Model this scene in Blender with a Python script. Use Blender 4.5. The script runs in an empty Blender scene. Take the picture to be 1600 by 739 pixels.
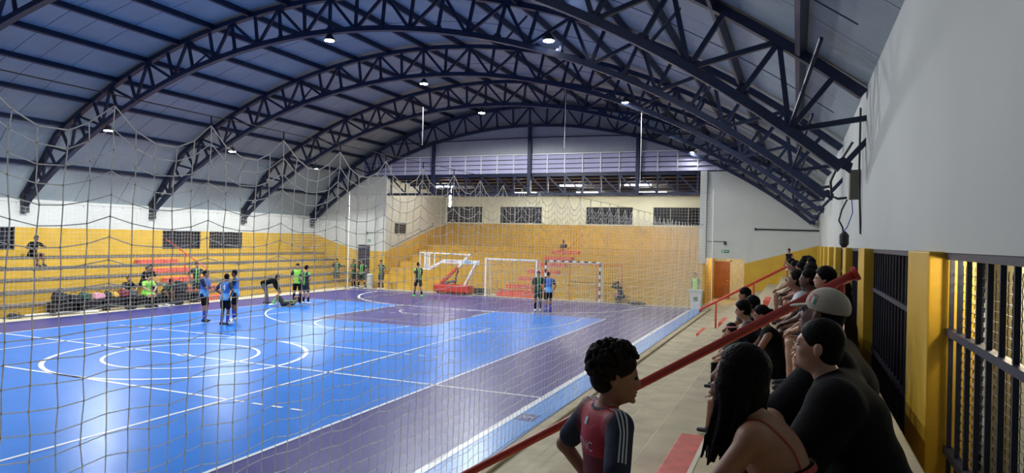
import bpy, math, random
import numpy as np
from mathutils import Vector, Matrix
random.seed(7); RNG = np.random.RandomState(5)
C = bpy.context.scene.collection
SC = bpy.context.scene
PI = math.pi

# ---------------------------------------------------------------- camera
cam = bpy.data.cameras.new('camera'); camo = bpy.data.objects.new('camera', cam); C.objects.link(camo)
yaw, pit, rol = .39608, .002996, .023844
f = Vector((-math.sin(yaw)*math.cos(pit), math.cos(yaw)*math.cos(pit), math.sin(pit)))
r = Vector((math.cos(yaw), math.sin(yaw), 0)); u = r.cross(f)
r2 = r*math.cos(rol)+u*math.sin(rol); u2 = -r*math.sin(rol)+u*math.cos(rol)
camo.matrix_world = Matrix(((r2.x,u2.x,-f.x,14.373),(r2.y,u2.y,-f.y,-12.875),(r2.z,u2.z,-f.z,3.177),(0,0,0,1)))
cam.sensor_width = 36; cam.lens = 36*1067.15/1600; cam.clip_start = .05; cam.clip_end = 300
SC.camera = camo
# ---------------------------------------------------------------- world, exposure
w = bpy.data.worlds.new('night'); SC.world = w; w.use_nodes = True
w.node_tree.nodes['Background'].inputs[0].default_value = (.02,.03,.06,1)
w.node_tree.nodes['Background'].inputs[1].default_value = .3
SC.view_settings.view_transform = 'Standard'; SC.view_settings.look = 'None'
SC.view_settings.gamma = 1; SC.view_settings.use_curve_mapping = False
SC.view_settings.exposure = 0.8
LAMP_W = 900
# floodlights hanging from the trusses: x, y, z
LAMPS = [(-10.4,5.5,6.98),(0,5.5,9.55),(7.68,5.5,8.85),(-10.2,11.6,6.93),(.05,11.6,9.45),(8.5,11.6,8.2),
         (-10.3,17.7,6.75),(-.2,17.7,9.35),(8.98,17.7,7.95),(9.2,23.5,7.88),(-10.4,-.6,6.98),(0,-.6,9.75),(7.7,-.6,8.85),
         (-10.4,-6.7,6.98),(0,-6.7,9.75),(7.7,-6.7,8.85),(0,-12.8,9.75)]

LAMP_F = [1,1,1.1,1.1,1.1,1,1.2,1.2,.6,.02,.8,.9,.75,.7,.8,.14,.3]
# ---------------------------------------------------------------- materials
def mat(name, col, rough=.6, metal=0, var=.12, scale=6, bump=0, bscale=60, emit=0, ecol=None, spec=.5):
    m = bpy.data.materials.new(name); m.use_nodes = True
    nt = m.node_tree; b = nt.nodes['Principled BSDF']
    b.inputs['Roughness'].default_value = rough; b.inputs['Metallic'].default_value = metal
    b.inputs['Specular IOR Level'].default_value = spec
    tc = nt.nodes.new('ShaderNodeTexCoord'); nz = nt.nodes.new('ShaderNodeTexNoise')
    nz.inputs['Scale'].default_value = scale; nz.inputs['Detail'].default_value = 5
    nt.links.new(tc.outputs['Object'], nz.inputs['Vector'])
    rp = nt.nodes.new('ShaderNodeValToRGB'); rp.color_ramp.elements[0].position = .3; rp.color_ramp.elements[1].position = .7
    rp.color_ramp.elements[0].color = [c*(1-var) for c in col]+[1]; rp.color_ramp.elements[1].color = [min(1,c*(1+var)) for c in col]+[1]
    nt.links.new(nz.outputs['Fac'], rp.inputs['Fac']); nt.links.new(rp.outputs['Color'], b.inputs['Base Color'])
    if bump:
        n2 = nt.nodes.new('ShaderNodeTexNoise'); n2.inputs['Scale'].default_value = bscale; n2.inputs['Detail'].default_value = 4
        nt.links.new(tc.outputs['Object'], n2.inputs['Vector'])
        bp = nt.nodes.new('ShaderNodeBump'); bp.inputs['Strength'].default_value = bump; bp.inputs['Distance'].default_value = .02
        nt.links.new(n2.outputs['Fac'], bp.inputs['Height']); nt.links.new(bp.outputs['Normal'], b.inputs['Normal'])
    if emit:
        b.inputs['Emission Color'].default_value = list(ecol or col)+[1]; b.inputs['Emission Strength'].default_value = emit
    return m
def wave(m, axis='Y', scale=10, strength=.5, dist=.02):
    nt = m.node_tree; b = nt.nodes['Principled BSDF']
    tc = nt.nodes.new('ShaderNodeTexCoord'); wv = nt.nodes.new('ShaderNodeTexWave'); wv.bands_direction = axis
    wv.inputs['Scale'].default_value = scale
    nt.links.new(tc.outputs['Object'], wv.inputs['Vector'])
    bp = nt.nodes.new('ShaderNodeBump'); bp.inputs['Strength'].default_value = strength; bp.inputs['Distance'].default_value = dist
    nt.links.new(wv.outputs['Fac'], bp.inputs['Height']); nt.links.new(bp.outputs['Normal'], b.inputs['Normal'])
    return m
M = {}
M['blue'] = mat('court_blue', (.016,.205,.72), .3, var=.07, scale=1.2, spec=.28)
M['purple'] = mat('court_purple', (.056,.052,.225), .33, var=.08, scale=1.2, spec=.35)
M['edgeblue'] = mat('court_edge_blue', (.06,.27,.70), .3, var=.08, scale=2)
M['line'] = mat('line_paint', (.88,.90,.90), .35, var=.04)
M['concrete'] = mat('concrete', (.50,.43,.28), .7, var=.2, scale=1.6, bump=.15, bscale=40)
M['concrete2'] = mat('concrete_step', (.50,.42,.27), .75, var=.18, scale=2.5, bump=.15, bscale=40)
M['tread'] = mat('grey_tread', (.12,.10,.08), .8, var=.2, scale=3)
M['yellow'] = mat('yellow_paint', (.56,.335,.022), .5, var=.10, scale=2.0, bump=.08, bscale=12)
M['white'] = mat('white_wall', (.53,.54,.50), .7, var=.05, scale=.8, bump=.08, bscale=6)
M['cream'] = mat('cream_wall', (.76,.80,.66), .7, var=.05, scale=.8)
M['red'] = mat('red_paint', (.55,.05,.03), .4, var=.15, scale=5)
M['redstep'] = mat('red_step_paint', (.62,.10,.06), .6, var=.22, scale=7, bump=.1)
M['navy'] = mat('navy_steel', (.012,.020,.055), .45, var=.2, scale=4)
M['navy2'] = mat('navy_bars', (.012,.016,.04), .5, var=.2, scale=4)
M['roof'] = wave(mat('roof_sheet', (.30,.35,.37), .5, var=.08, scale=.7), 'Y', 3.1, .35, .02)
M['gable'] = wave(mat('gable_sheet', (.44,.45,.46), .5, var=.05, scale=.7), 'X', 3.1, .5, .03)
M['tan'] = mat('tan_roof', (.62,.47,.29), .7, var=.1, scale=2)
M['lav'] = mat('louver_lavender', (.50,.48,.64), .5, var=.06, scale=2)
M['dark'] = mat('dark_metal', (.02,.02,.025), .5)
M['glass'] = mat('dark_glass', (.02,.022,.03), .15, var=.1)
M['net'] = mat('net_cord', (.88,.88,.84), .7, var=.04)
_n=M['net'].node_tree; _b=_n.nodes['Principled BSDF']; _t=_n.nodes.new('ShaderNodeBsdfTranslucent'); _t.inputs[0].default_value=(.9,.9,.86,1); _m=_n.nodes.new('ShaderNodeMixShader'); _m.inputs[0].default_value=.45
_n.links.new(_b.outputs[0],_m.inputs[1]); _n.links.new(_t.outputs[0],_m.inputs[2]); _n.links.new(_m.outputs[0],_n.nodes['Material Output'].inputs[0])
M['whitem'] = mat('white_metal', (.78,.78,.76), .4, var=.04)
M['black'] = mat('black_paint', (.012,.012,.014), .5)
M['bag'] = mat('black_nylon', (.012,.012,.018), .6, var=.3, scale=20, bump=.3, bscale=25)
M['bagred'] = mat('maroon_nylon', (.16,.01,.02), .6, bump=.3, bscale=25)
M['bagpink'] = mat('pink_cloth', (.75,.35,.42), .7, bump=.3, bscale=25)
M['bagyel'] = mat('yellow_cloth', (.75,.45,.05), .7, bump=.3, bscale=25)
M['baggreen'] = mat('dark_green_nylon', (.02,.07,.05), .6, bump=.3, bscale=25)
M['baggrey'] = mat('grey_nylon', (.08,.08,.1), .6, bump=.3, bscale=25)
M['wood'] = mat('brown_door', (.36,.12,.035), .4, var=.15, scale=3)
M['frame'] = mat('door_frame', (.66,.62,.48), .5)
M['box'] = mat('grey_box', (.14,.13,.10), .5, var=.06)
M['tube'] = mat('lamp_tube', (1,1,.95), .5, emit=55, ecol=(1,.98,.88))
M['flood'] = mat('flood_lens', (1,1,1), .4, emit=60, ecol=(.92,.96,1))
M['flooddim'] = M['flood']
M['skin1'] = mat('skin_light', (.50,.27,.17), .5, var=.06)
M['skin2'] = mat('skin_tan', (.34,.16,.09), .5, var=.08)
M['skin3'] = mat('skin_dark', (.14,.065,.038), .5, var=.08)
M['hairb'] = mat('black_hair', (.005,.004,.004), .62, var=.4, scale=30, bump=.4, bscale=70, spec=.1)
M['hairbr'] = mat('dark_brown_hair', (.014,.009,.006), .62, var=.4, scale=30, bump=.4, bscale=70, spec=.1)
M['eye'] = mat('eye', (.01,.008,.008), .2)
M['eyew'] = mat('eye_white', (.6,.58,.55), .3)
M['blk'] = mat('black_cloth', (.006,.006,.007), .9, var=.25, scale=9, bump=.25, bscale=30, spec=.15)
M['teamk'] = mat('black_jersey', (.014,.02,.018), .7, bump=.2, bscale=20)
M['teamg'] = mat('green_stripe', (.18,.55,.10), .7)
M['lime'] = mat('lime_bib', (.30,.75,.08), .7, bump=.2, bscale=20)
M['teamb'] = mat('jersey_blue', (.04,.16,.55), .7, bump=.2, bscale=20)
M['teamc'] = mat('jersey_cyan', (.12,.42,.80), .7, bump=.2, bscale=20)
M['sockb'] = mat('blue_sock', (.03,.06,.42), .8)
M['shoew'] = mat('white_shoe', (.7,.7,.68), .5)
M['shoeg'] = mat('green_shoe', (.15,.8,.2), .5)
M['shoek'] = mat('black_shoe', (.015,.015,.02), .5)
M['jeans'] = mat('grey_jeans', (.10,.11,.13), .85, bump=.3, bscale=40)
M['navyc'] = mat('navy_cloth', (.015,.022,.05), .8, bump=.2, bscale=30)
M['whitec'] = mat('white_cloth', (.58,.60,.62), .8, bump=.25, bscale=25)
M['sky'] = mat('light_blue_cloth', (.25,.42,.58), .8, bump=.25, bscale=25)
M['cap'] = mat('beige_cap', (.42,.38,.30), .85, bump=.2, bscale=90)
M['maroon'] = mat('maroon_jersey', (.14,.008,.018), .65, bump=.25, bscale=22)
M['redj'] = mat('red_jersey', (.42,.015,.03), .65, bump=.25, bscale=22)
M['strap'] = mat('red_strap', (.35,.01,.015), .6)
M['green'] = mat('flag_green', (.02,.22,.09), .7); M['flagred'] = mat('flag_red', (.5,.03,.03), .7)
M['lens'] = mat('spectacle_rim', (.35,.25,.2), .2, metal=.8)
M['bin'] = mat('white_bin_plastic', (.55,.56,.52), .4, var=.06)
M['gold'] = mat('gold_metal', (.6,.38,.1), .3, metal=.7)

# ---------------------------------------------------------------- mesh helpers
class MB:
    def __init__(s): s.v=[]; s.f=[]; s.mi=[]; s.m=0
    def add(s, vs, fs):
        o=len(s.v); s.v+=[tuple(v) for v in vs]; s.f+=[tuple(i+o for i in q) for q in fs]; s.mi+=[s.m]*len(fs); return s
    def box(s, a, b):
        x0,y0,z0=a; x1,y1,z1=b
        return s.add([(x0,y0,z0),(x1,y0,z0),(x1,y1,z0),(x0,y1,z0),(x0,y0,z1),(x1,y0,z1),(x1,y1,z1),(x0,y1,z1)],
              [(0,3,2,1),(4,5,6,7),(0,1,5,4),(1,2,6,5),(2,3,7,6),(3,0,4,7)])
    def bar(s, a, b, w, h=None, up=(0,0,1)):
        a=Vector(a); b=Vector(b); d=(b-a).normalized(); upv=Vector(up)
        if abs(d.dot(upv))>.98: upv=Vector((1,0,0))
        x=d.cross(upv).normalized(); y=x.cross(d); h=h or w; vs=[]
        for p in (a,b):
            for sx,sy in ((-1,-1),(1,-1),(1,1),(-1,1)): vs.append(p+x*sx*w/2+y*sy*h/2)
        return s.add(vs,[(0,3,2,1),(4,5,6,7),(0,1,5,4),(1,2,6,5),(2,3,7,6),(3,0,4,7)])
    def tube(s, pts, rad, n=6, cap=True, rads=None):
        pts=[Vector(p) for p in pts]; vs=[]; fs=[]; px=None
        for i,p in enumerate(pts):
            d=(pts[min(i+1,len(pts)-1)]-pts[max(i-1,0)])
            d = d.normalized() if d.length>1e-9 else Vector((0,0,1))
            if px is None:
                a=Vector((0,0,1)) if abs(d.z)<.9 else Vector((1,0,0)); px=d.cross(a).normalized()
            px=(px-d*px.dot(d)).normalized(); py=d.cross(px); R=rads[i] if rads else rad
            for k in range(n):
                t=2*PI*k/n; vs.append(p+px*R*math.cos(t)+py*R*math.sin(t))
        for i in range(len(pts)-1):
            for k in range(n):
                k2=(k+1)%n; fs.append((i*n+k,i*n+k2,(i+1)*n+k2,(i+1)*n+k))
        if cap: fs.append(tuple(reversed(range(n)))); fs.append(tuple((len(pts)-1)*n+k for k in range(n)))
        return s.add(vs,fs)
    def prism(s, poly, a, b, axis='y'):
        n=len(poly)
        def P(q,t): return (q[0],t,q[1]) if axis=='y' else ((t,q[0],q[1]) if axis=='x' else (q[0],q[1],t))
        vs=[P(q,a) for q in poly]+[P(q,b) for q in poly]
        fs=[tuple(range(n)),tuple(reversed(range(n,2*n)))]+[(i,n+i,n+(i+1)%n,(i+1)%n) for i in range(n)]
        return s.add(vs,fs)
    def lathe(s, prof, c=(0,0,0), n=16):
        vs=[];fs=[]
        for (rr,z) in prof:
            for k in range(n):
                t=2*PI*k/n; vs.append((c[0]+rr*math.cos(t),c[1]+rr*math.sin(t),c[2]+z))
        for i in range(len(prof)-1):
            for k in range(n):
                k2=(k+1)%n; fs.append((i*n+k,i*n+k2,(i+1)*n+k2,(i+1)*n+k))
        fs.append(tuple(reversed(range(n)))); fs.append(tuple((len(prof)-1)*n+k for k in range(n)))
        return s.add(vs,fs)
    def build(s, name, mats, parent=None, smooth=False, bevel=0):
        me=bpy.data.meshes.new(name); me.from_pydata(s.v,[],s.f)
        for m in (mats if isinstance(mats,(list,tuple)) else [mats]): me.materials.append(m)
        if s.m or any(s.mi): me.polygons.foreach_set('material_index', s.mi)
        if smooth: me.polygons.foreach_set('use_smooth',[True]*len(me.polygons))
        me.update()
        import bmesh as _b
        bm=_b.new(); bm.from_mesh(me); _b.ops.recalc_face_normals(bm,faces=bm.faces); bm.to_mesh(me); bm.free()
        return link(name, me, parent, bevel)
def link(name, me, parent=None, bevel=0):
    o=bpy.data.objects.new(name,me); C.objects.link(o)
    if parent: o.parent=parent
    if bevel:
        md=o.modifiers.new('bevel','BEVEL'); md.width=bevel; md.segments=2; md.limit_method='ANGLE'
    return o
def tag(o, label, cat, group=None, kind=None):
    if label: o['label']=label
    if cat: o['category']=cat
    if group: o['group']=group
    if kind: o['kind']=kind
    return o
def empty(name, loc=(0,0,0), rz=0):
    o=bpy.data.objects.new(name,None); o.empty_display_size=.2; C.objects.link(o); o.location=loc; o.rotation_euler=(0,0,rz); return o
def thing(name,label,cat,loc=(0,0,0),rz=0,group=None): return tag(empty(name,loc,rz),label,cat,group)
def struct(o): o['kind']='structure'; return o
def box(name,a,b,m,parent=None,bevel=0): return MB().box(a,b).build(name,m,parent,bevel=bevel)
def copy_tree(o,parent=None):
    c=o.copy(); C.objects.link(c); c.parent=parent
    for ch in list(o.children): copy_tree(ch,c)
    return c
def text_mesh(txt, size, extrude=0.0):
    cu=bpy.data.curves.new('text','FONT'); cu.body=txt; cu.size=size; cu.align_x='CENTER'; cu.align_y='CENTER'; cu.extrude=extrude
    o=bpy.data.objects.new('text',cu); C.objects.link(o)
    me=bpy.data.meshes.new_from_object(o.evaluated_get(bpy.context.evaluated_depsgraph_get()))
    bpy.data.objects.remove(o); bpy.data.curves.remove(cu); return me
def text_obj(name, txt, size, m, loc, right, up, parent=None, ext=.002):
    me=text_mesh(txt,size,ext); me.materials.clear(); me.materials.append(m)
    o=link(name,me,parent); rr=Vector(right).normalized(); uu=Vector(up).normalized(); nn=rr.cross(uu)
    o.matrix_basis=Matrix(((rr.x,uu.x,nn.x,loc[0]),(rr.y,uu.y,nn.y,loc[1]),(rr.z,uu.z,nn.z,loc[2]),(0,0,0,1)))
    return o

# ---------------------------------------------------------------- floor and court markings
YE, ZL, ZR = 24.0, 0, 0
fl = struct(box('floor',(-16.2,-21,-.12),(16.2,32.2,0),M['concrete']))
MB().box((-9.75,-20,0),(9.75,20.9,.004)).build('purple_surround',M['purple'],fl)
MB().box((9.75,-20.9,0),(10.35,20.9,.004)).build('blue_edge_strip',M['edgeblue'],fl)
MB().box((-7.27,-14.12,.004),(7.27,14.12,.006)).build('blue_playing_area',M['blue'],fl)
MB().box((-2.4,8.0,.006),(2.4,14.12,.008)).build('purple_key',M['purple'],fl)
MB().box((-2.4,-14.12,.006),(2.4,-8.0,.008)).build('purple_key',M['purple'],fl)
def pline(name, pts, wd=.06, z=.008, closed=False, zt=.011):
    mb=MB(); P=[Vector((p[0],p[1],0)) for p in pts]; n=len(P); L=[];Rr=[]; wd=wd*1.35
    for i in range(n):
        a=P[(i-1)%n] if closed or i>0 else P[i]; b=P[(i+1)%n] if closed or i<n-1 else P[i]
        d=(b-a).normalized(); nn=Vector((-d.y,d.x,0))*wd/2
        L.append(P[i]+nn); Rr.append(P[i]-nn)
    vs=[(v.x,v.y,zt) for v in L]+[(v.x,v.y,zt) for v in Rr]
    fs=[(n+i,n+(i+1)%n,(i+1)%n,i) for i in range(n if closed else n-1)]
    mb.add(vs,fs); return mb.build(name,M['line'],fl)
def arc(cx,cy,rad,a0,a1,n=40): return [(cx+rad*math.cos(math.radians(a0+(a1-a0)*i/n)),cy+rad*math.sin(math.radians(a0+(a1-a0)*i/n))) for i in range(n+1)]
def dashed(name, a, b, on, off, wd=.06):
    a=Vector(a);b=Vector(b);L=(b-a).length;d=(b-a)/L;t=0
    while t<L: pline(name,[a+d*t,a+d*min(t+on,L)],wd); t+=on+off
pline('centre_circle',arc(0,0,3,0,360,96)[:-1],.08,closed=True)
pline('basketball_centre_circle',arc(0,0,1.8,0,360,72)[:-1],.06,closed=True)
pline('centre_spot',[(-.14,0),(.14,0)],.2)
pline('halfway_line',[(-9.75,0),(9.75,0)],.06)
pline('touch_line',[(9.75,-20),(9.75,20)],.1); pline('touch_line',[(-9.75,-20),(-9.75,20)],.09)
pline('goal_line',[(-9.75,20),(9.75,20)],.08)
pline('basketball_boundary',[(7.27,-14.12),(7.27,14.12),(-7.27,14.12),(-7.27,-14.12)],.06,closed=True)
pline('volleyball_boundary',[(4.5,-9),(4.5,9),(-4.5,9),(-4.5,-9)],.06,closed=True)
for s in (-1,1):
    pline('attack_line',[(-4.5,3*s),(4.5,3*s)],.06)
    for q in (-1,1): dashed('attack_line_dash',(q*4.65,3*s,0),(q*6.4,3*s,0),.25,.2)
    pline('key_outline',[(-2.4,14.12*s),(-2.4,8*s),(2.4,8*s),(2.4,14.12*s)],.05)
    pline('free_throw_arc',arc(0,8*s,1.8,180 if s>0 else 0,360 if s>0 else 180),.05)
    pline('three_point_arc',[(-6.4,14.12*s)]+arc(0,12.5*s,6.5,170*s,370*s if s>0 else -370,60)[0:]+[(6.4,14.12*s)],.05)
    pline('no_charge_arc',arc(0,12.6*s,1.25,180 if s>0 else 0,360 if s>0 else 180),.05)
    dashed('key_dash',(-2.2,11.2*s,0),(2.2,11.2*s,0),.3,.25,.05)
    pline('penalty_area',arc(-1.5,20*s,6,180 if s>0 else 180,270 if s>0 else 90,30)+arc(1.5,20*s,6,270 if s>0 else 90,360 if s>0 else 0,30),.08)
dashed('nine_metre_dash',(-6.4,11.9,0),(9.5,15.6,0),.35,.3,.05)
dashed('key_mark_dash',(-2.9,12.2,0),(-5.2,11.3,0),.3,.25,.05)
o=box('floor_plate',(9.85,-1.75,.004),(10.18,-1.3,.008),M['purple']); tag(o,'small dark plate with a white mark on the blue edge strip of the court','plate')
q=text_obj('mark','5',.26,M['line'],(10.0,-1.52,.0085),(0,-1,0),(1,0,0),o,.001)
# edge kerb with the bottom rope of the net
kerb=struct(box('trim_1',(10.42,-20.9,0),(10.60,21.2,.05),M['concrete2'],bevel=.01))
struct(box('trim_2',(10.35,-20.9,.0),(10.40,21.2,.018),M['dark']))

# ---------------------------------------------------------------- terraces on the camera side
ter=thing('concrete_terrace','stepped concrete terrace with spectators along the barred wall','terrace')
STEPS=[(11.66,.4),(12.35,.8),(13.04,1.2),(13.71,1.6),(14.42,2.0)]
for i,(x,z) in enumerate(STEPS):
    x1=STEPS[i+1][0] if i<4 else 15.02
    if i==4: x1=15.02
    box('step',(x,-20.5,0),(x1,YE-.02,z),M['concrete2'],ter,bevel=.015)
    box('worn_edge',(x-.004,-20.5,z-.05),(x+.028,YE-.03,z+.004),M['frame'],ter) if i>=3 else None
struct(box('trim_3',(15.02,-20.5,0),(15.45,YE-.02,1.2),M['concrete2']))
def red_steps(x_r, y0, y1, lab, n0=0, n1=5, grp=None):
    for i,(x,z) in enumerate(STEPS[n0:n1]):
        zb=(STEPS[n0+i-1][1] if n0+i>0 else 0)
        o=box('half_step',(x-.31,y0,zb),(x-.002,y1,zb+.2),M['redstep'],bevel=.012)
        tag(o,lab[i],'step',grp)
red_steps(0,-8.0,-6.35,['red half step under the near handrail, %s'%q for q in ('lowest of its flight','second from the court','in the middle of its flight','fourth from the court and largest in view')],n1=4)
red_steps(0,10.3,12.0,['small red half step by the far handrail, %s'%q for q in ('nearest the court','second from the court','third from the court','fourth up, beside the seated row','highest')])
def handrail(name,label,y,x0,z0,x1,z1,posts,floorz,rad=.03):
    t=thing(name,label,'handrail',(x0,y,0))
    P=[(0,0,z0-.25 if name=='x' else z0),(x1-x0,0,z1)]
    MB().tube([(-.06,0,z0-.12),(-.03,0,z0-.03),(.03,0,z0+.01),(x1-x0,0,z1)],rad,12).build('rail',M['red'],t,smooth=True)
    fo=MB().lathe([(rad*1.5,-.012),(rad*1.5,.012)],(0,0,0),14).build('end_flange',M['red'],t)
    fo.location=(x1-x0,0,z1); fo.rotation_euler=(0,PI/2-.5,0)
    for px in posts:
        zz=z0+(z1-z0)*(px-x0)/(x1-x0); zf=0
        for (x,z) in STEPS:
            if px>=x: zf=z
        MB().tube([(px-x0,0,zf),(px-x0,0,zz)],rad*.75,10).build('post',M['red'],t,smooth=True)
    return t
handrail('handrail','thick red handrail in front, sloping past the boy up to the pillar',-8.7,10.95,.72,14.67,3.03,[11.2,12.2,14.6],0,.026)
handrail('handrail','thinner red handrail further away, sloping up beside the small red steps',10.4,11.5,1.02,14.3,2.62,[11.95,13.1,14.25],0,.04)

# ---------------------------------------------------------------- right wall: pillars, grilles, white band
RW=15.45
wr=MB()
wr.box((RW-.1,-21,3.15),(RW+.12,YE+.2,6.1)); 
wr_o=struct(wr.build('wall_right',mat('dull_white_wall', (.42,.43,.40), .75, var=.06, scale=.5, bump=.08, bscale=6)))
PY=[-17.6,-12.4,-7.15,-1.95,2.1,6.0,9.9,13.8,17.7,21.6]
for k,y0 in enumerate(PY):
    w_=1.0 if k<4 else .9
    lab=['yellow pillar behind the camera beside the grille','yellow pillar just outside the frame','large yellow pillar in front, mesh shadow on its near side','yellow pillar with a grey box above it','third yellow pillar beyond the handrail end','fourth yellow pillar along the barred wall','fifth narrow yellow pillar along the barred wall','sixth narrow yellow pillar near the far corner','seventh narrow yellow pillar near the far corner','last yellow pillar in the far right corner'][k]
    t=thing('pillar',lab,'pillar',(RW-.2,y0,1.2)); 
    box('shaft',(0,0,0),(.32,w_,1.955),M['yellow'],t,bevel=.012)
    if k>=3: box('white_head',(.14,.02,1.955),(.32,w_-.02,4.3),M['white'],t)
FX=RW-.06
def grille(y0,y1,label,near=False):
    t=thing('window_grille',label,'grille',(FX,y0,1.2)); L=y1-y0
    n=max(2,int(L/.26))
    for i in range(n+1):
        y=.04+(L-.08)*i/n
        box('bar',(-.014,y-.011,0),(.014,y+.011,1.95),M['navy2'],t)
    for z in (.0,.52,1.36,1.9): box('cross_rail',(-.03,0,z),(.03,L,z+.05),M['navy2'],t)
    if near:
        mb=MB(); cy,cz=.085,.06; X=.05
        for i in range(int(L/cy)):
            for s in (0,1):
                pts=[]
                for j in range(int(1.9/cz)*2+1):
                    pts.append((X+.006*(j%2),.02+i*cy+(j%2)*cy*.45, j*cz/2))
                if s==0: mb.tube(pts,.0034,3,cap=False)
        for j in range(int(1.9/cz)):
            mb.bar((X,.02,j*cz),(X,L-.02,j*cz+.0),.003,.004)
        o=mb.build('expanded_mesh',M['dark'],t); o['kind']='stuff'
    return t
gl=['barred grille behind the camera','barred grille with expanded mesh and a pale wall behind it, at the right edge','navy barred grille between the two nearest yellow pillars','navy barred grille past the handrail end','fourth navy barred grille','fifth narrow navy grille','sixth narrow navy grille','seventh narrow navy grille','navy grille near the far corner']
for k in range(1,len(PY)-1):
    grille(PY[k]+(1.0 if k<4 else .9)+.01,PY[k+1]-.01,gl[k],near=(k==1))
struct(box('wall_outer',(15.80,-21,0),(15.9,-6.2,3.3),M['cream']))
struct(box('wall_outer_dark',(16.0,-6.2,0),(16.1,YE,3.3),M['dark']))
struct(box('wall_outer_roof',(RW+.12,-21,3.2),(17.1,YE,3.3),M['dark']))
outl=bpy.data.lights.new('corridor_lamp','POINT'); outl.energy=14; outl.shadow_soft_size=.06; outl.color=(1,.85,.6)
oo=bpy.data.objects.new('corridor_lamp',outl); C.objects.link(oo); oo.location=(15.66,-7.6,3.05)
tag(oo,'warm lamp in the passage behind the grille','lamp')

# ---------------------------------------------------------------- left wall and its terrace
wl=MB(); X0=-15.4
HL=[(2.75,5.2),(12.3,14.7),(15.3,17.7)]; ys=[-21]+[q for h in HL for q in h]+[YE+.2]
wl.m=0; wl.box((X0-.2,-21,0),(X0,YE+.2,2.22))
for i in range(0,len(ys)-1,2): wl.box((X0-.2,ys[i],2.22),(X0,ys[i+1],3.17))
wl.m=1; wl.box((X0-.2,-21,3.17),(X0,YE+.2,4.35))
struct(wl.build('wall_left',[M['yellow'],M['white']]))
def barred_window(i, X, y0,y1,z0,z1, nx=(1,0)):
    t=struct(empty('window_%d'%i,(X,y0,z0)))
    if nx[0]:
        L=y1-y0;H=z1-z0
        box('pane',(-.17,0,0),(-.15,L,H),M['glass'],t)
        for a in ((0,0,L,.05),(0,H-.05,L,H),(0,0,.05,H),(L-.05,0,L,H),(L*.5-.03,0,L*.5+.03,H)): box('frame_bar',(-.12,a[0],a[1]),(-.03,a[2],a[3]),M['dark'],t)
        n=int(L/.2)
        for k in range(1,n): box('bar',(-.06,L*k/n-.012,.05),(-.03,L*k/n+.012,H-.05),M['dark'],t)
for i,(a,b) in enumerate(HL): barred_window(i+1,X0,a,b,2.22,3.17)
tl=thing('yellow_terrace','terrace of yellow risers and grey treads along the left wall','terrace')
NL=5; rz_=.392; tw=.87
for k in range(NL):
    x1=-10.87-k*tw
    box('riser',(x1-.06,-20,k*rz_ if k else 0),(x1,YE-.02,(k+1)*rz_-.10),M['yellow'],tl)
    box('tread',(x1-tw-.0 if k<NL-1 else X0,-20,(k+1)*rz_-.10),(x1-.03,YE-.02,(k+1)*rz_),M['tread'],tl)
lr=thing('handrail','red handrail running down the left yellow terrace','handrail',(-11.3,11.3,0))
MB().tube([(-2.7,0,2.75),(0,0,1.42),(.1,0,1.2),(.1,0,.0)],.03,8).build('rail',M['red'],lr,smooth=True)
MB().tube([(-1.4,0,1.17),(-1.4,0,2.1)],.025,8).build('post',M['red'],lr,smooth=True)
for k in range(NL):
    x1=-10.87-k*tw
    o=box('aisle_step',(x1,9.9,k*rz_),(x1+.33,12.1,k*rz_+.2),M['redstep'],bevel=.01)
    tag(o,'red painted aisle step on the left terrace, %s'%('lowest','second up','third up','fourth up','highest')[k],'step')

# ---------------------------------------------------------------- end wall with recess
RC=-13.5; RI=23.3; RO=24.4; RS=24.62
def zroof(x,R=RS): return math.sqrt(R*R-x*x)+RC
ew=MB()
ew.m=0
ew.prism([(-15.4,0),(-9.75,0),(-9.75,2.17),(-11.9,2.17),(-15.4,3.19)],YE,YE+.2)
ew.prism([(11.88,0),(15.45,0),(15.45,3.22),(11.88,2.17)],YE,YE+.2)
ew.prism([(9.75,0),(9.95,0),(9.95,2.17),(9.75,2.17)],YE,YE+.2)
ew.m=1
ew.prism([(-15.4,3.19),(-11.9,2.17),(-9.75,2.17),(-9.75,6.95),(-12.9,6.95),(-15.4,4.6)],YE,YE+.2)
ew.prism([(11.88,2.17),(15.45,3.22),(15.45,5.6),(14.2,6.55),(13.2,6.95),(11.88,6.95)],YE,YE+.2)
ew.prism([(9.75,2.4),(11.88,2.4),(11.88,6.95),(9.75,6.95)],YE,YE+.2)
ew.prism([(9.75,2.17),(9.95,2.17),(9.95,2.4),(9.75,2.4)],YE,YE+.2)
ew.prism([(11.6,6.95),(13.2,6.95),(14.2,6.55),(13.2,7.2),(12.4,7.65),(11.6,8.05)],YE,YE+.2)
ew.prism([(-11.6,6.95),(-12.9,6.95),(-12.4,7.65),(-11.6,8.05)],YE,YE+.2)
struct(ew.build('wall_end',[M['yellow'],M['white']]))
t=thing('white_column','tall white column at the right end of the far recess','column',(9.62,YE-.12,2.12)); box('shaft',(0,0,0),(.34,.14,4.83),M['white'],t,bevel=.01)
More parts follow.
